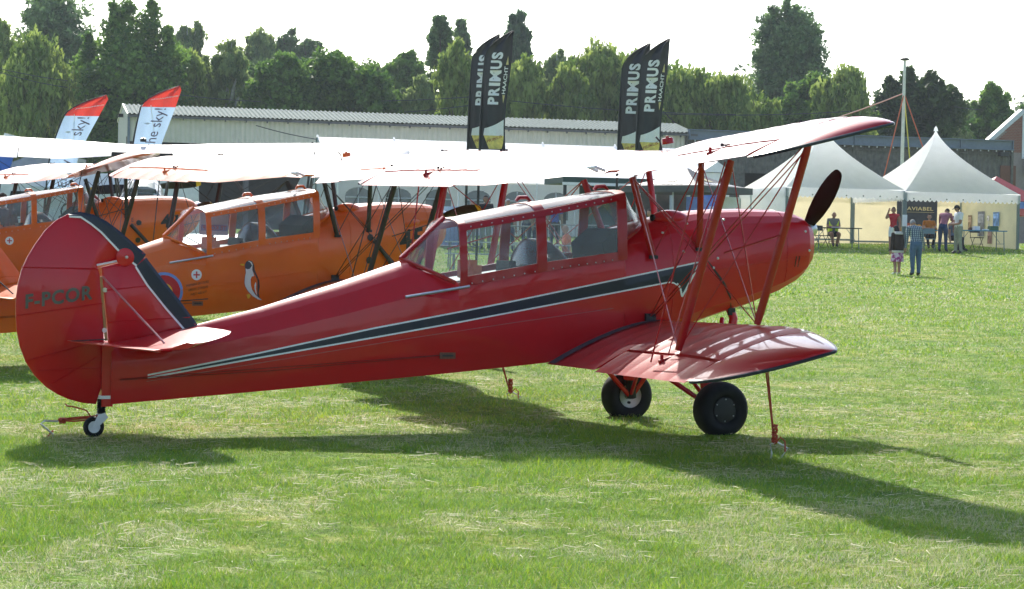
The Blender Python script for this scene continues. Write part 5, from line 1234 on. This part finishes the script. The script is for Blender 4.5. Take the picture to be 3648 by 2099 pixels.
# the pair walking on the grass
def arm(s, e, w): return (e, w)
GP_, GJ = person('man in blue plaid shirt and jeans stooping on the grass, seen from behind', gf(3262, 62.5), VR + R(190), 1.78, plaid('blue_plaid', (.05, .09, .16), (.42, .48, .46), (.04, .06, .12), 5.5), JEANS, HG, lean=.33, nod=.45, sleeve='long', shoes=M_BLACK, thin=1.12, stride=.02)
GP2, GJ2 = person('girl in brown sheepskin jacket and pink skirt beside the stooping man', gf(3196, 62.8), VR + R(205), 1.50, fab('brown_suede', (.035, .022, .018)), M_SKIN, HD, lean=.04, nod=.35, sleeve='long', bare=True, shoes=WHITEF, long_hair=True, stride=.02)
H = 1.50
mb = MB(); mb.lathe([(0, .165), (.10, .18), (.34, .205), (.36, .20)][::-1] and [(.80, .135), (.70, .17), (.56, .185), (.40, .20), (.395, .19)], (0, 0, 0), (0, 0, 1), 20)
m_ = bpy.data.materials.new('pink_print'); n, l, b = nodes_of(m_); b.inputs['Roughness'].default_value = .8; tc = n.new('ShaderNodeTexCoord'); no = n.new('ShaderNodeTexNoise'); no.inputs['Scale'].default_value = 11; l.new(tc.outputs['Object'], no.inputs[0]); cr = n.new('ShaderNodeValToRGB'); cr.color_ramp.elements[0].position = .46; cr.color_ramp.elements[0].color = (.36, .05, .22, 1); cr.color_ramp.elements[1].position = .54; cr.color_ramp.elements[1].color = (.68, .52, .62, 1); l.new(no.outputs[0], cr.inputs[0]); l.new(cr.outputs[0], b.inputs['Base Color'])
mb.build('skirt', m_, GP2, True)
mb = MB(); mb.lathe([(.70, .185), (.78, .175), (.95, .165), (1.10, .175), (1.20, .15), (1.24, .09)], (0, .0, 0), (0, 0, 1), 18); jk = mb.build('jacket', fab('brown_suede', (.035, .022, .018)), GP2, True)
mb = MB(); mb.lathe([(.66, .17), (.68, .195), (.72, .195), (.73, .18)], (0, 0, 0), (0, 0, 1), 18); mb.lathe([(1.20, .10), (1.22, .15), (1.27, .13), (1.30, .08)], (0, .02, 0), (0, 0, 1), 16); mb.build('fleece_trim', fab('fleece', (.60, .57, .50)), jk, True)
# people under the tents
pA = gf(2965, 80.55); Pm, _ = person('seated bald man in a yellow safety vest at the dark table', pA, VR + R(5), 1.78, fab('grey_shirt', (.16, .16, .14)), fab('dark_shorts', (.03, .035, .035)), HD, pose='sit', bare=True, bald=True, skin=M_SKIN2, lean=.10, nod=.35, thin=1.1, group='people under the tents',
      arms={'L': ((-.13, -.05, .43), (-.05, -.15, .435)), 'R': ((.13, -.05, .43), (.05, -.15, .435))})
mb = MB()
for s in (-1, 1): mb.prism([(s*.06, -.155, .62), (s*.17, -.155, .60), (s*.19, -.14, .98), (s*.13, -.13, 1.05), (s*.07, -.15, .92)], (0, .30, -.03))
mb.build('safety_vest', mat('hi_vis_yellow', (.62, .75, .03), .7), Pm)
person('woman in red tank top and white shorts shading her eyes', gf(3180, 77.2), VR + R(-15), 1.66, fab('red_top', (.45, .02, .03)), WHITEF, HD, sleeve='none', bare=True, group='people under the tents', skin=M_SKIN2, arms={'L': ((-.16, -.05, .74), (-.10, -.10, .90)), 'R': ((.145, .02, .635), (.13, -.04, .49))})
person('man in pink striped shirt leaning over the blue table', gf(3357, 78.2), VR + R(150), 1.80, plaid('pink_plaid', (.34, .10, .13), (.42, .17, .20), (.20, .05, .10), 7), DJEANS, HD, lean=.55, nod=.35, sleeve='long', group='people under the tents', arms={'L': ((-.15, -.24, .60), (-.13, -.30, .46)), 'R': ((.15, -.24, .60), (.13, -.30, .46))})
person('man in white shirt and dark cap standing by the blue table', gf(3412, 76.6), VR + R(-75), 1.80, WHITEF, KHAKI, HD, cap=fab('black_cap', (.02, .02, .022)), nod=.30, group='people under the tents', skin=M_SKIN2, thin=1.08, arms={'L': ((-.13, -.03, .62), (-.06, -.14, .60)), 'R': ((.13, -.03, .62), (.06, -.14, .60))})
person('seated person in orange top and sunglasses behind the tent table', gf(3307, 80.6), VR, 1.75, fab('orange_top', (.50, .16, .02)), BLACKF, HB, pose='sit', group='people under the tents', arms={'L': ((-.13, -.06, .44), (-.05, -.16, .44)), 'R': ((.13, -.06, .44), (.05, -.16, .44))})
person('person sitting sideways in dark trousers behind the white shirted man', gf(3388, 79.2), VR + R(60), 1.70, fab('grey_blue_top', (.12, .14, .2)), BLACKF, HB, pose='sit', group='people under the tents')
# the crowd behind the red plane
CR = 'crowd behind the red biplane'
person('man in bright blue shirt bending by the cool box', gf(1640, 74.5), VR + R(60), 1.78, fab('blue_shirt', (.06, .14, .50)), DJEANS, HL, lean=.75, nod=.1, group=CR)
person('man in black shirt standing behind the far wing strut', gf(1728, 74), VR + R(-10), 1.90, BLACKF, KHAKI, HD, group=CR, thin=1.15, skin=M_SKIN2)
person('white haired person standing right of the far wing strut', gf(1805, 77), VR + R(20), 1.70, fab('grey_top', (.25, .26, .28)), DJEANS, fab('white_hair', (.65, .64, .62)), group=CR)
person('dark haired person in a dark top seen over the canopy', gf(1815, 73), VR + R(170), 1.52, BLACKF, DJEANS, HD, group=CR, long_hair=True)
person('person in olive jacket beside the propeller of the orange biplane', gf(1678, 76), VR + R(30), 1.66, fab('olive_jacket', (.10, .10, .06)), KHAKI, HG, sleeve='long', group=CR)
person('boy in blue and black shirt standing tall above the canopy', gf(1974, 73.5), VR + R(180), 1.86, fab('royal_blue', (.06, .12, .45)), BLACKF, HD, group=CR)
person('dark haired person behind the canopy roof, left of two', gf(1872, 75), VR + R(170), 1.60, fab('grey_top2', (.2, .2, .22)), DJEANS, HD, group=CR)
person('dark haired person behind the canopy roof, right of two', gf(1918, 75), VR + R(190), 1.58, BLACKF, DJEANS, HD, group=CR)
person('person wearing a pale cap between the two dark haired ones', gf(1893, 75.6), VR + R(10), 1.64, fab('beige_top', (.35, .33, .28)), DJEANS, HG, group=CR, cap=fab('pale_cap', (.6, .58, .5)))
person('bald man in orange shirt seated at the beer table, seen through the canopy', gf(2018, 60.2), VR + R(-80), 1.78, fab('coral_shirt', (.62, .17, .08)), KHAKI, HG, pose='sit', bald=True, group=CR)
person('man in blue shirt standing behind the cabane strut', gf(2316, 66), VR + R(-60), 1.76, fab('mid_blue_shirt', (.04, .12, .30)), DJEANS, HB, group=CR)
person('person in pale lilac shirt left of the man in blue', gf(2290, 67), VR + R(-120), 1.74, fab('lilac_shirt', (.40, .42, .55)), DJEANS, HG, group=CR)
person('man with sunglasses in dark shirt behind the engine cowling', gf(2406, 66), VR + R(-25), 1.66, fab('slate_shirt', (.07, .08, .10)), DJEANS, HL, group=CR)
person('person in dark jacket and red cap beside the pagoda', gf(2622, 70), VR + R(40), 1.76, BLACKF, BLACKF, HD, sleeve='long', group=CR, cap=fab('red_cap', (.35, .03, .03)))
person('man in dark brown jacket at the left picture edge', gf(12, 37.5), VR + R(-20), 1.86, fab('brown_jacket', (.05, .045, .04)), DJEANS, HB, sleeve='long', group=CR, skin=M_SKIN2)
person('person in red shirt behind the propeller of the orange biplane 42', gf(785, 50), VR, 1.80, fab('bright_red', (.45, .02, .04)), DJEANS, HB, group=CR)
Pv, _ = person('person in yellow safety vest next to the red shirted one', gf(750, 50.5), VR, 1.82, fab('pale_top', (.5, .52, .5)), DJEANS, HB, group=CR)
mb = MB(); mb.lathe([(1.0, .15), (1.2, .17), (1.42, .16), (1.48, .10)], (0, 0, 0), (0, 0, 1), 14); mb.build('safety_vest', MATS['hi_vis_yellow'], Pv, True)
person('person in dark shirt reaching over the orange cockpit', gf(215, 38), VR + R(60), 1.80, fab('dark_green_shirt', (.03, .035, .03)), DJEANS, HB, lean=.4, group=CR)
# ------------------------------------------------------------------ trees
def leaf_mat(name, trans=.45):
    m = bpy.data.materials.new(name); n, l, b = nodes_of(m); b.inputs['Roughness'].default_value = .55; b.inputs['Specular IOR Level'].default_value = .3
    at_ = n.new('ShaderNodeAttribute'); at_.attribute_name = 'tone'
    l.new(at_.outputs['Color'], b.inputs['Base Color']); t = n.new('ShaderNodeBsdfTranslucent'); l.new(at_.outputs['Color'], t.inputs[0])
    ms = n.new('ShaderNodeMixShader'); ms.inputs[0].default_value = trans; l.new(b.outputs[0], ms.inputs[1]); l.new(t.outputs[0], ms.inputs[2]); l.new(ms.outputs[0], n['Material Output'].inputs[0]); return m
M_LEAF = leaf_mat('tree_leaves'); M_BARK = mat('bark', (.10, .085, .065), .9, var=.3, vscale=8, bump=.4, bscale=12); M_BIRCH = mat('birch_bark', (.42, .41, .36), .8, var=.35, vscale=6)
def raw_mesh(name, V, nv, col, m, parent=None):
    """V: (n*nv,3) vertices, nv per face; col: (n,3) per-face colour"""
    n = len(V)//nv; me = bpy.data.meshes.new(name)
    me.vertices.add(len(V)); me.vertices.foreach_set('co', V.astype(np.float32).ravel())
    me.loops.add(n*nv); me.loops.foreach_set('vertex_index', np.arange(n*nv, dtype=np.int32))
    me.polygons.add(n); me.polygons.foreach_set('loop_start', np.arange(0, n*nv, nv, dtype=np.int32))
    try: me.polygons.foreach_set('loop_total', np.full(n, nv, dtype=np.int32))
    except Exception: pass
    ca = me.color_attributes.new('tone', 'FLOAT_COLOR', 'POINT'); c4 = np.ones((n*nv, 4), np.float32); c4[:, :3] = np.repeat(col, nv, 0); ca.data.foreach_set('color', c4.ravel())
    me.materials.append(m); me.update(calc_edges=True); me.validate()
    o = bpy.data.objects.new(name, me); COL.objects.link(o)
    if parent is not None: o.parent = parent
    return o
def leaves(rng, C, per, cr, size, asp, droop, cols, tone_c):
    """leaf quads around clump centres C"""
    n = len(C)*per; ci = np.repeat(np.arange(len(C)), per)
    d = rng.normal(size=(n, 3)); d /= np.linalg.norm(d, axis=1)[:, None]; r_ = rng.random(n)**.45
    off = d*r_[:, None]*cr[ci][:, None]
    if droop > 0: off[:, 2] -= droop*rng.random(n)*cr[ci]*1.6
    p = C[ci] + off
    a = rng.normal(size=(n, 3)); 
    if droop > 0: a[:, :2] *= .35; a[:, 2] = -np.abs(a[:, 2]) - .5
    a /= np.linalg.norm(a, axis=1)[:, None]; b = np.cross(a, rng.normal(size=(n, 3))); b /= np.linalg.norm(b, axis=1)[:, None]
    s = size*(.6 + .8*rng.random(n)); A = a*(s*asp)[:, None]*.5; B = b*s[:, None]*.5
    V = np.stack([p - A*.9 - B, p + A, p - A*.5 + B], 1).reshape(-1, 3)
    c0, c1 = np.array(cols[0]), np.array(cols[1]); t = np.clip(tone_c[ci] + rng.normal(size=n)*.18, 0, 1)
    return V, (c0 + (c1 - c0)*t[:, None])*np.array((1.62, 1.58, 1.4))
KIND = dict(
    oak=dict(env=lambda h: np.clip(1 - np.abs((h - .45)/.60)**2.6, 0, 1)**.6, lo=.06, cols=((.030, .080, .016), (.13, .22, .045)), size=.34, asp=1.3, droop=0, cr=(.7, 1.5), bark=0, lump=.28),
    willow=dict(env=lambda h: np.clip(1 - np.abs((h - .35)/.70)**2.4, 0, 1)**.6, lo=.03, cols=((.07, .125, .024), (.25, .31, .085)), size=.26, asp=2.6, droop=1.0, cr=(.7, 1.4), bark=0, lump=.22),
    poplar=dict(env=lambda h: np.clip(1 - np.abs((h - .48)/.58)**2.2, 0, 1)**.7, lo=.10, cols=((.04, .085, .034), (.14, .215, .09)), size=.30, asp=1.4, droop=0, cr=(.6, 1.2), bark=0, lump=.30, vs=1.9),
    birch=dict(env=lambda h: np.clip(1 - np.abs((h - .5)/.56)**2.2, 0, 1)**.65, lo=.18, cols=((.07, .12, .04), (.23, .29, .11)), size=.24, asp=1.8, droop=.5, cr=(.5, 1.0), bark=1, lump=.3),
    spruce=dict(env=lambda h: (1 - h)**.85*.95 + .05, lo=.06, cols=((.025, .065, .035), (.08, .14, .065)), size=.30, asp=2.2, droop=.3, cr=(.5, .9), bark=0, lump=.35),
    yew=dict(env=lambda h: np.sqrt(np.clip(1 - ((h - .3)/.72)**2, 0, 1)), lo=.0, cols=((.014, .034, .014), (.06, .10, .03)), size=.34, asp=1.8, droop=0, cr=(.6, 1.3), bark=0, lump=.34))
def tree(label, u, vtop, hw, Z, kind, seed, dens=1.0, spires=None, name='tree', group='trees behind the airfield'):
    K = KIND[kind]; rng = np.random.default_rng(seed); g = gp(u, Z); g = (g[0], g[1], g[2] - .2)
    Ht = (904 + (u - 1824)*.01836 - vtop)*Z/CF + 1.427 - g[2]; Rw = hw*Z/CF*1.22
    T = thing(name, label, 'tree', g, 0, group)
    mb = MB(); top = Ht*.86; lean = rng.normal(size=2)*.02*Ht
    tr = .018*Ht + .08
    mb.tube([(lean[0]*t*t, lean[1]*t*t, Ht*.9*t) for t in np.linspace(0, 1, 7)], [tr*(1 - .9*t) + .02 for t in np.linspace(0, 1, 7)], 9); tk = mb.build('trunk', M_BIRCH if K['bark'] else M_BARK, T, True)
    for k in range(9):
        t0 = .2 + .6*rng.random(); a = rng.random()*6.28; h1 = min(.97, t0 + .12 + .15*rng.random()); e = K['env'](np.array(h1))*Rw*.75
        p0 = Vector((lean[0]*t0*t0, lean[1]*t0*t0, Ht*.9*t0)); p1 = Vector((math.cos(a)*float(e), math.sin(a)*float(e), Ht*h1)); mb = MB()
        mb.tube([p0, p0.lerp(p1, .5) + Vector((0, 0, .05*Ht)), p1], [tr*(1 - .8*t0)*.6 + .02, tr*.25 + .015, .012], 6); mb.build('limb', M_BIRCH if K['bark'] else M_BARK, tk, True)
    vol = Rw*Rw*Ht; nc = int(np.clip(95*Rw*Ht/10*dens, 240, 1000)); per = int(np.clip(34000*dens/nc, 24, 80))
    nl = int(np.clip(9 + Rw*2.2, 10, 22)); vs_ = max(K.get('vs', 1.25), 1.5*Ht/(nl*.40*Rw)); LC = []; LR = []
    for k in range(nl):
        hh = K['lo'] + (1 - K['lo'])*((k + .5)/nl)**.9; ev = float(K['env'](np.array(hh))); rho = Rw*rng.uniform(.34, .52)*(.7 + .3*ev)
        aa = k*2.4 + rng.normal()*.4; d_ = max(0, ev*Rw*rng.uniform(.9, 1.12) - rho)*(.35 + .65*rng.random()**.5)
        LC.append((math.cos(aa)*d_, math.sin(aa)*d_, min(hh*Ht, Ht*rng.uniform(.97, 1.0) - rho*vs_))); LR.append(rho)
    tw = .38 if kind == 'spruce' else .55; LC.append((0, 0, Ht - Rw*tw*vs_)); LR.append(Rw*tw)
    for k in range(0 if kind in ('spruce', 'poplar') else 3): aa = k*2.1 + rng.random(); LC.append((math.cos(aa)*Rw*.42, math.sin(aa)*Rw*.42, Ht*rng.uniform(.90, .97) - Rw*.45*vs_)); LR.append(Rw*.45)
    LC = np.array(LC); LR = np.array(LR)
    li = rng.choice(len(LC), nc, p=LR**2/np.sum(LR**2)); dv = rng.normal(size=(nc, 3)); dv /= np.linalg.norm(dv, axis=1)[:, None]
    q_ = rng.random(nc)**.35; C = LC[li] + dv*(q_*LR[li])[:, None]*np.array((1, 1, vs_)); cr = rng.uniform(*K['cr'], size=nc)*np.clip(Rw/4.0, .45, .9)*.75
    C[:, 2] -= cr*.3; h = C[:, 2]/Ht; C[:, :2] += lean*(np.clip(h, 0, 1)**2)[:, None]
    if spires:
        for du, dv, w in spires:
            k = 12; x = du*Z/CF; hh = Ht - dv*Z/CF; z = hh - np.linspace(0, .20, k)*Ht; ex = np.stack([x*math.cos(PSI) + rng.normal(size=k)*w*.55*np.linspace(.1, 1, k), -x*math.sin(PSI) + rng.normal(size=k)*w*.55*np.linspace(.1, 1, k), z], 1)
            C = np.concatenate([C, ex]); cr = np.concatenate([cr, np.linspace(.30, .85, k)*w]); h = np.concatenate([h, z/Ht])
    tone = np.clip(rng.random(len(C))*.8 + .1, 0, 1)
    V, c = leaves(rng, C, per, cr, K['size']*.72*np.clip(Z/135, .8, 1.25), K['asp'], K['droop'], K['cols'], tone)
    V[:, 2] = np.maximum(V[:, 2], .05)
    raw_mesh('crown', V, 3, c, M_LEAF, T)
TR = [
 ('tall airy poplar rising past the top left corner', 175, -60, 160, 150, 'poplar', 1.1, None), ('pale green willow at the left edge in front of the tall poplar', 125, 112, 150, 122, 'willow', 1.0, None), ('willow cut by the left picture edge', -10, 55, 75, 135, 'willow', .8, None),
 ('big dark oak with three spires above the left flags', 455, 105, 205, 124, 'oak', 1.35, [(-62, -85, 1.0), (-8, -85, 1.2), (72, -90, 1.0), (-150, 30, 1.0), (130, 0, 1.0)]), ('pale birch top behind the dark oak', 662, 55, 85, 165, 'birch', .6, None),
 ('yellow green willow right of the dark oak', 668, 152, 72, 128, 'willow', .7, None), ('birch with pale stems above the hangar', 798, 128, 95, 130, 'birch', .9, None), ('leafy tree close behind the birch stems', 735, 215, 95, 134, 'willow', .6, None),
 ('slender tree behind the birch, first of the middle row', 918, 98, 88, 170, 'birch', .6, None), ('slender pointed tree, second of the middle row', 1012, 100, 80, 172, 'poplar', .6, None), ('slender pointed tree, third of the middle row', 1092, 118, 78, 170, 'poplar', .6, None), ('bushy dark green tree above the middle of the hangar roof', 1005, 188, 125, 126, 'oak', 1.1, None),
 ('tallest bushy tree above the marquee gable', 1165, 165, 125, 128, 'oak', 1.1, None), ('round bush tree above the marquee ridge', 1290, 208, 125, 127, 'oak', 1.0, None), ('thin dark tree in front of the far wood', 1440, 180, 82, 145, 'oak', .6, None), ('low grey green tree left of the leaning poplar', 1375, 215, 85, 150, 'birch', .6, None),
 ('tall leaning poplar left of the black flags', 1568, 52, 70, 140, 'poplar', .9, None), ('narrow poplar top just left of the black flags', 1636, 48, 38, 160, 'poplar', .5, None), ('yellow green willow beside the black flags', 1622, 140, 68, 122, 'willow', .9, None), ('lower willow left of the yellow green one', 1500, 260, 85, 128, 'birch', .6, None),
 ('dark spruce standing behind the left black flags', 1850, 40, 85, 160, 'spruce', .9, None), ('willow right of the left black flags', 1835, 178, 100, 126, 'willow', 1.0, None), ('grey green airy tree between the flags', 1968, 172, 85, 150, 'birch', .8, None), ('broad willow left of the right black flags', 2125, 142, 112, 130, 'willow', 1.2, None), ('darker willow filling the gap between the flags', 2010, 225, 90, 127, 'willow', .9, None),
 ('willow behind the right black flags', 2270, 178, 105, 128, 'willow', 1.0, None), ('round willow right of the black flags', 2445, 222, 125, 126, 'willow', 1.1, None), ('willow sloping down to the blue girder', 2580, 248, 110, 125, 'willow', 1.0, None), ('low willow under the tall poplar clump', 2690, 340, 90, 122, 'willow', .8, None),
 ('tallest poplar clump right of centre', 2785, 8, 150, 150, 'poplar', 1.4, [(-50, 25, 1.2), (30, 25, 1.2), (0, -5, 1.0)]), ('dark round tree beneath the tall poplar clump', 2860, 262, 120, 135, 'oak', 1.0, None), ('round willow sloping down right of the poplar clump', 3000, 228, 112, 132, 'willow', 1.1, None),
 ('dark spreading yew behind the mast', 3275, 262, 140, 126, 'yew', 1.2, [(-120, 25, .8), (-50, -8, .9), (110, 60, .9)]), ('hazy pale tree right of the dark yew', 3440, 360, 80, 175, 'birch', .7, None), ('leafy tree left of the brick gable', 3545, 290, 72, 140, 'oak', .9, None), ('treetop above the brick gable at the right edge', 3650, 350, 45, 150, 'oak', .6, None)]
for k, (u, v, hw, lab) in enumerate(((860, 205, 110, 'the birch with pale stems'), (1240, 235, 110, 'the marquee gable trees'), (1400, 250, 100, 'the thin dark tree'), (1745, 215, 95, 'the left black flags'), (1930, 235, 100, 'the grey green airy tree'), (2195, 215, 100, 'the right black flags'), (2350, 235, 110, 'the round willow'), (2520, 262, 110, 'the sloping willow'), (3130, 330, 100, 'the dark yew'), (570, 230, 110, 'the big dark oak'), (250, 230, 110, 'the left willow'))):
    TR.append(('hazy round tree filling the gap behind ' + lab, u, v, hw, 158, 'oak', .75, None))
for k, (lab, u, v, hw, Z, kd, dn, sp) in enumerate(TR): tree(lab, u, v, hw, Z, kd, 11 + k*7, dn, sp)
# far wood closing the view
rng = np.random.default_rng(5); C = []; tn = []
for u in np.linspace(-500, 4150, 700):
    Z = rng.uniform(182, 205); vt = 345 + 30*math.sin(u*.011) + 25*math.sin(u*.037) + rng.normal()*10
    if u > 3050: vt += 50
    for k in range(4):
        v = vt + (760 - vt)*rng.random()**1.1; p = at(u + rng.normal()*8, v, Z); C.append(p); tn.append(rng.random()*.7)
C = np.array(C); V, c = leaves(rng, C, 40, rng.uniform(1.4, 2.2, len(C)), .42, 1.3, 0, ((.05, .08, .05), (.12, .16, .09)), np.array(tn))
o = raw_mesh('far_wood', V, 3, c, M_LEAF); tag(o, 'hazy wood closing the view behind the hangars', 'wood', kind='stuff')

# wood along the near side of the field, behind the photographer; the glossy paint mirrors it
rng = np.random.default_rng(9); C = []
for a in np.linspace(-2.15, 2.15, 420):
    d_ = 118 + 8*math.sin(a*9); q_ = np.array((-math.sin(PSI + a), -math.cos(PSI + a))); x, y = CAMP[0] + q_[0]*d_, CAMP[1] + q_[1]*d_; ht = 12 + 2.5*math.sin(a*23) + 1.5*math.sin(a*61)
    for k in range(4): C.append((x + rng.normal()*2, y + rng.normal()*2, rng.random()**.8*ht))
C = np.array(C); V, c = leaves(rng, C, 14, rng.uniform(1.6, 3.0, len(C)), 1.1, 1.2, 0, ((.02, .05, .015), (.08, .13, .04)), rng.random(len(C))*.8)
o = raw_mesh('near_wood', V, 3, c, M_LEAF); tag(o, 'wood along the near side of the airfield behind the camera', 'wood', kind='stuff')

# ------------------------------------------------------------------ grass blades
def value_noise(x, y, s, seed):
    r_ = np.random.default_rng(seed); g = r_.random((256, 256)); x = x/s; y = y/s; i, j = np.floor(x).astype(int), np.floor(y).astype(int); fx, fy = x - i, y - j
    fx = fx*fx*(3 - 2*fx); fy = fy*fy*(3 - 2*fy); q_ = lambda a, b: g[a % 256, b % 256]
    return (q_(i, j)*(1-fx) + q_(i+1, j)*fx)*(1-fy) + (q_(i, j+1)*(1-fx) + q_(i+1, j+1)*fx)*fy
def grass():
    rng = np.random.default_rng(3); Vs = []; Cs = []
    for z0, z1, dn, hgt, wd in ((8.2, 12, 11500, .042, .0036), (12, 17, 5600, .046, .0046), (17, 26, 1900, .046, .0070), (26, 44, 430, .055, .014), (44, 90, 80, .07, .032)):
        area = .38*(z1**2 - z0**2); n = int(area*dn*.86)
        Z = np.sqrt(z0**2 + (z1**2 - z0**2)*rng.random(n)); s = (rng.random(n) - .5)*.76*Z
        x = CAMP[0] + Z*math.sin(PSI) + s*math.cos(PSI); y = CAMP[1] + Z*math.cos(PSI) - s*math.sin(PSI)
        p1 = value_noise(x, y, .55, 1)*.35 + value_noise(x, y, 1.7, 2)*.25 + value_noise(x, y, .16, 4)*.35 + value_noise(x, y, .07, 9)*.20
        p2 = value_noise(x + 40, y*1.0, .9, 6)*.55 + value_noise(x, y + 30, .26, 7)*.5
        h = hgt*(.45 + .75*rng.random(n))*(.25 + 1.35*np.clip((p1 - .25)/.6, 0, 1)); dry = np.clip((p2 - .50)/.14, 0, 1)
        isdry = rng.random(n) < (.07 + .50*dry); flat_ = isdry & (rng.random(n) < .6)
        h = np.where(flat_, .006 + .5*h*rng.random(n), h*.78)
        a = rng.random(n)*2*np.pi; lean = np.where(flat_, .03 + .06*rng.random(n), (.5 + 1.3*rng.random(n))*h)
        b = np.stack([x, y, tz(x, y) - .004], 1); ax = np.stack([np.cos(a), np.sin(a), 0*a], 1); sx = np.stack([-np.sin(a), np.cos(a), 0*a], 1)*(wd*(.6 + .8*rng.random(n))*np.where(flat_, .75, 1))[:, None]*.5
        up_ = np.zeros((n, 3)); up_[:, 2] = h
        m_ = b + up_*.62 + ax*(lean*.35)[:, None]; t = b + up_ + ax*lean[:, None]
        V = np.stack([b - sx, b + sx, t], 1).reshape(-1, 3)
        g0, g1, g2 = np.array((.075, .17, .010)), np.array((.41, .54, .05)), np.array((.18, .40, .03)); tt = np.clip((p1 - .5)*1.5 + .5 + rng.normal(size=n)*.25, 0, 1)[:, None]
        c = g0 + (g1 - g0)*tt; k = rng.random(n) < .22; c[k] = g2; k = rng.random(n) < .18*np.clip(p1*1.6, 0, 1.5); c[k] = np.array((.16, .32, .08))
        d0, d1 = np.array((.48, .43, .21)), np.array((.76, .72, .48)); dd = d0 + (d1 - d0)*rng.random(n)[:, None]; c = np.where(isdry[:, None], dd, c)
        Vs.append(V); Cs.append(c)
    # loose clippings lying on the turf
    n = 15000; Z = np.sqrt(8.2**2 + (22**2 - 8.2**2)*rng.random(n)); s = (rng.random(n) - .5)*.76*Z
    x = CAMP[0] + Z*math.sin(PSI) + s*math.cos(PSI); y = CAMP[1] + Z*math.cos(PSI) - s*math.sin(PSI); keep = value_noise(x + 40, y, .9, 6)*.55 + value_noise(x, y + 30, .26, 7)*.5 > .42 + .2*rng.random(n); x, y, Z = x[keep], y[keep], Z[keep]; n = len(x)
    a = rng.random(n)*2*np.pi; L = .05 + .11*rng.random(n); b = np.stack([x, y, tz(x, y) + .016 + .02*rng.random(n)], 1); d = np.stack([np.cos(a)*L, np.sin(a)*L, (rng.random(n) - .35)*.03], 1); w_ = np.stack([-np.sin(a), np.cos(a), .4 + 0*a], 1)*(.0011 + .00013*Z)[:, None]
    Vs.append(np.stack([b - w_, b + w_, b + d], 1).reshape(-1, 3)); Cs.append(np.array((.55, .48, .26)) + np.array((.28, .27, .22))*rng.random(n)[:, None])
    o = raw_mesh('grass', np.concatenate(Vs), 3, np.concatenate(Cs), leaf_mat('grass_blades', .45)); tag(o, 'short sunlit grass with dry patches covering the field', 'grass', kind='stuff')
grass()

# ------------------------------------------------------------------ the air
mb = MB(); mb.box((0, 0, 0), (5600, 5600, 48)); hz = mb.build('haze', mat('haze_air', (.8, .8, .8)), None, loc=(0, 0, 22.0), rz=VR)
m = bpy.data.materials.new('air'); m.use_nodes = True; n = m.node_tree.nodes; n.remove(n['Principled BSDF']); pv = n.new('ShaderNodeVolumePrincipled'); pv.inputs['Color'].default_value = (.80, .91, 1, 1); pv.inputs['Density'].default_value = .00029; pv.inputs['Anisotropy'].default_value = .3
m.node_tree.links.new(pv.outputs[0], n['Material Output'].inputs['Volume']); hz.data.materials[0] = m; tag(hz, 'pale summer haze filling the air over the field', 'haze', kind='stuff')
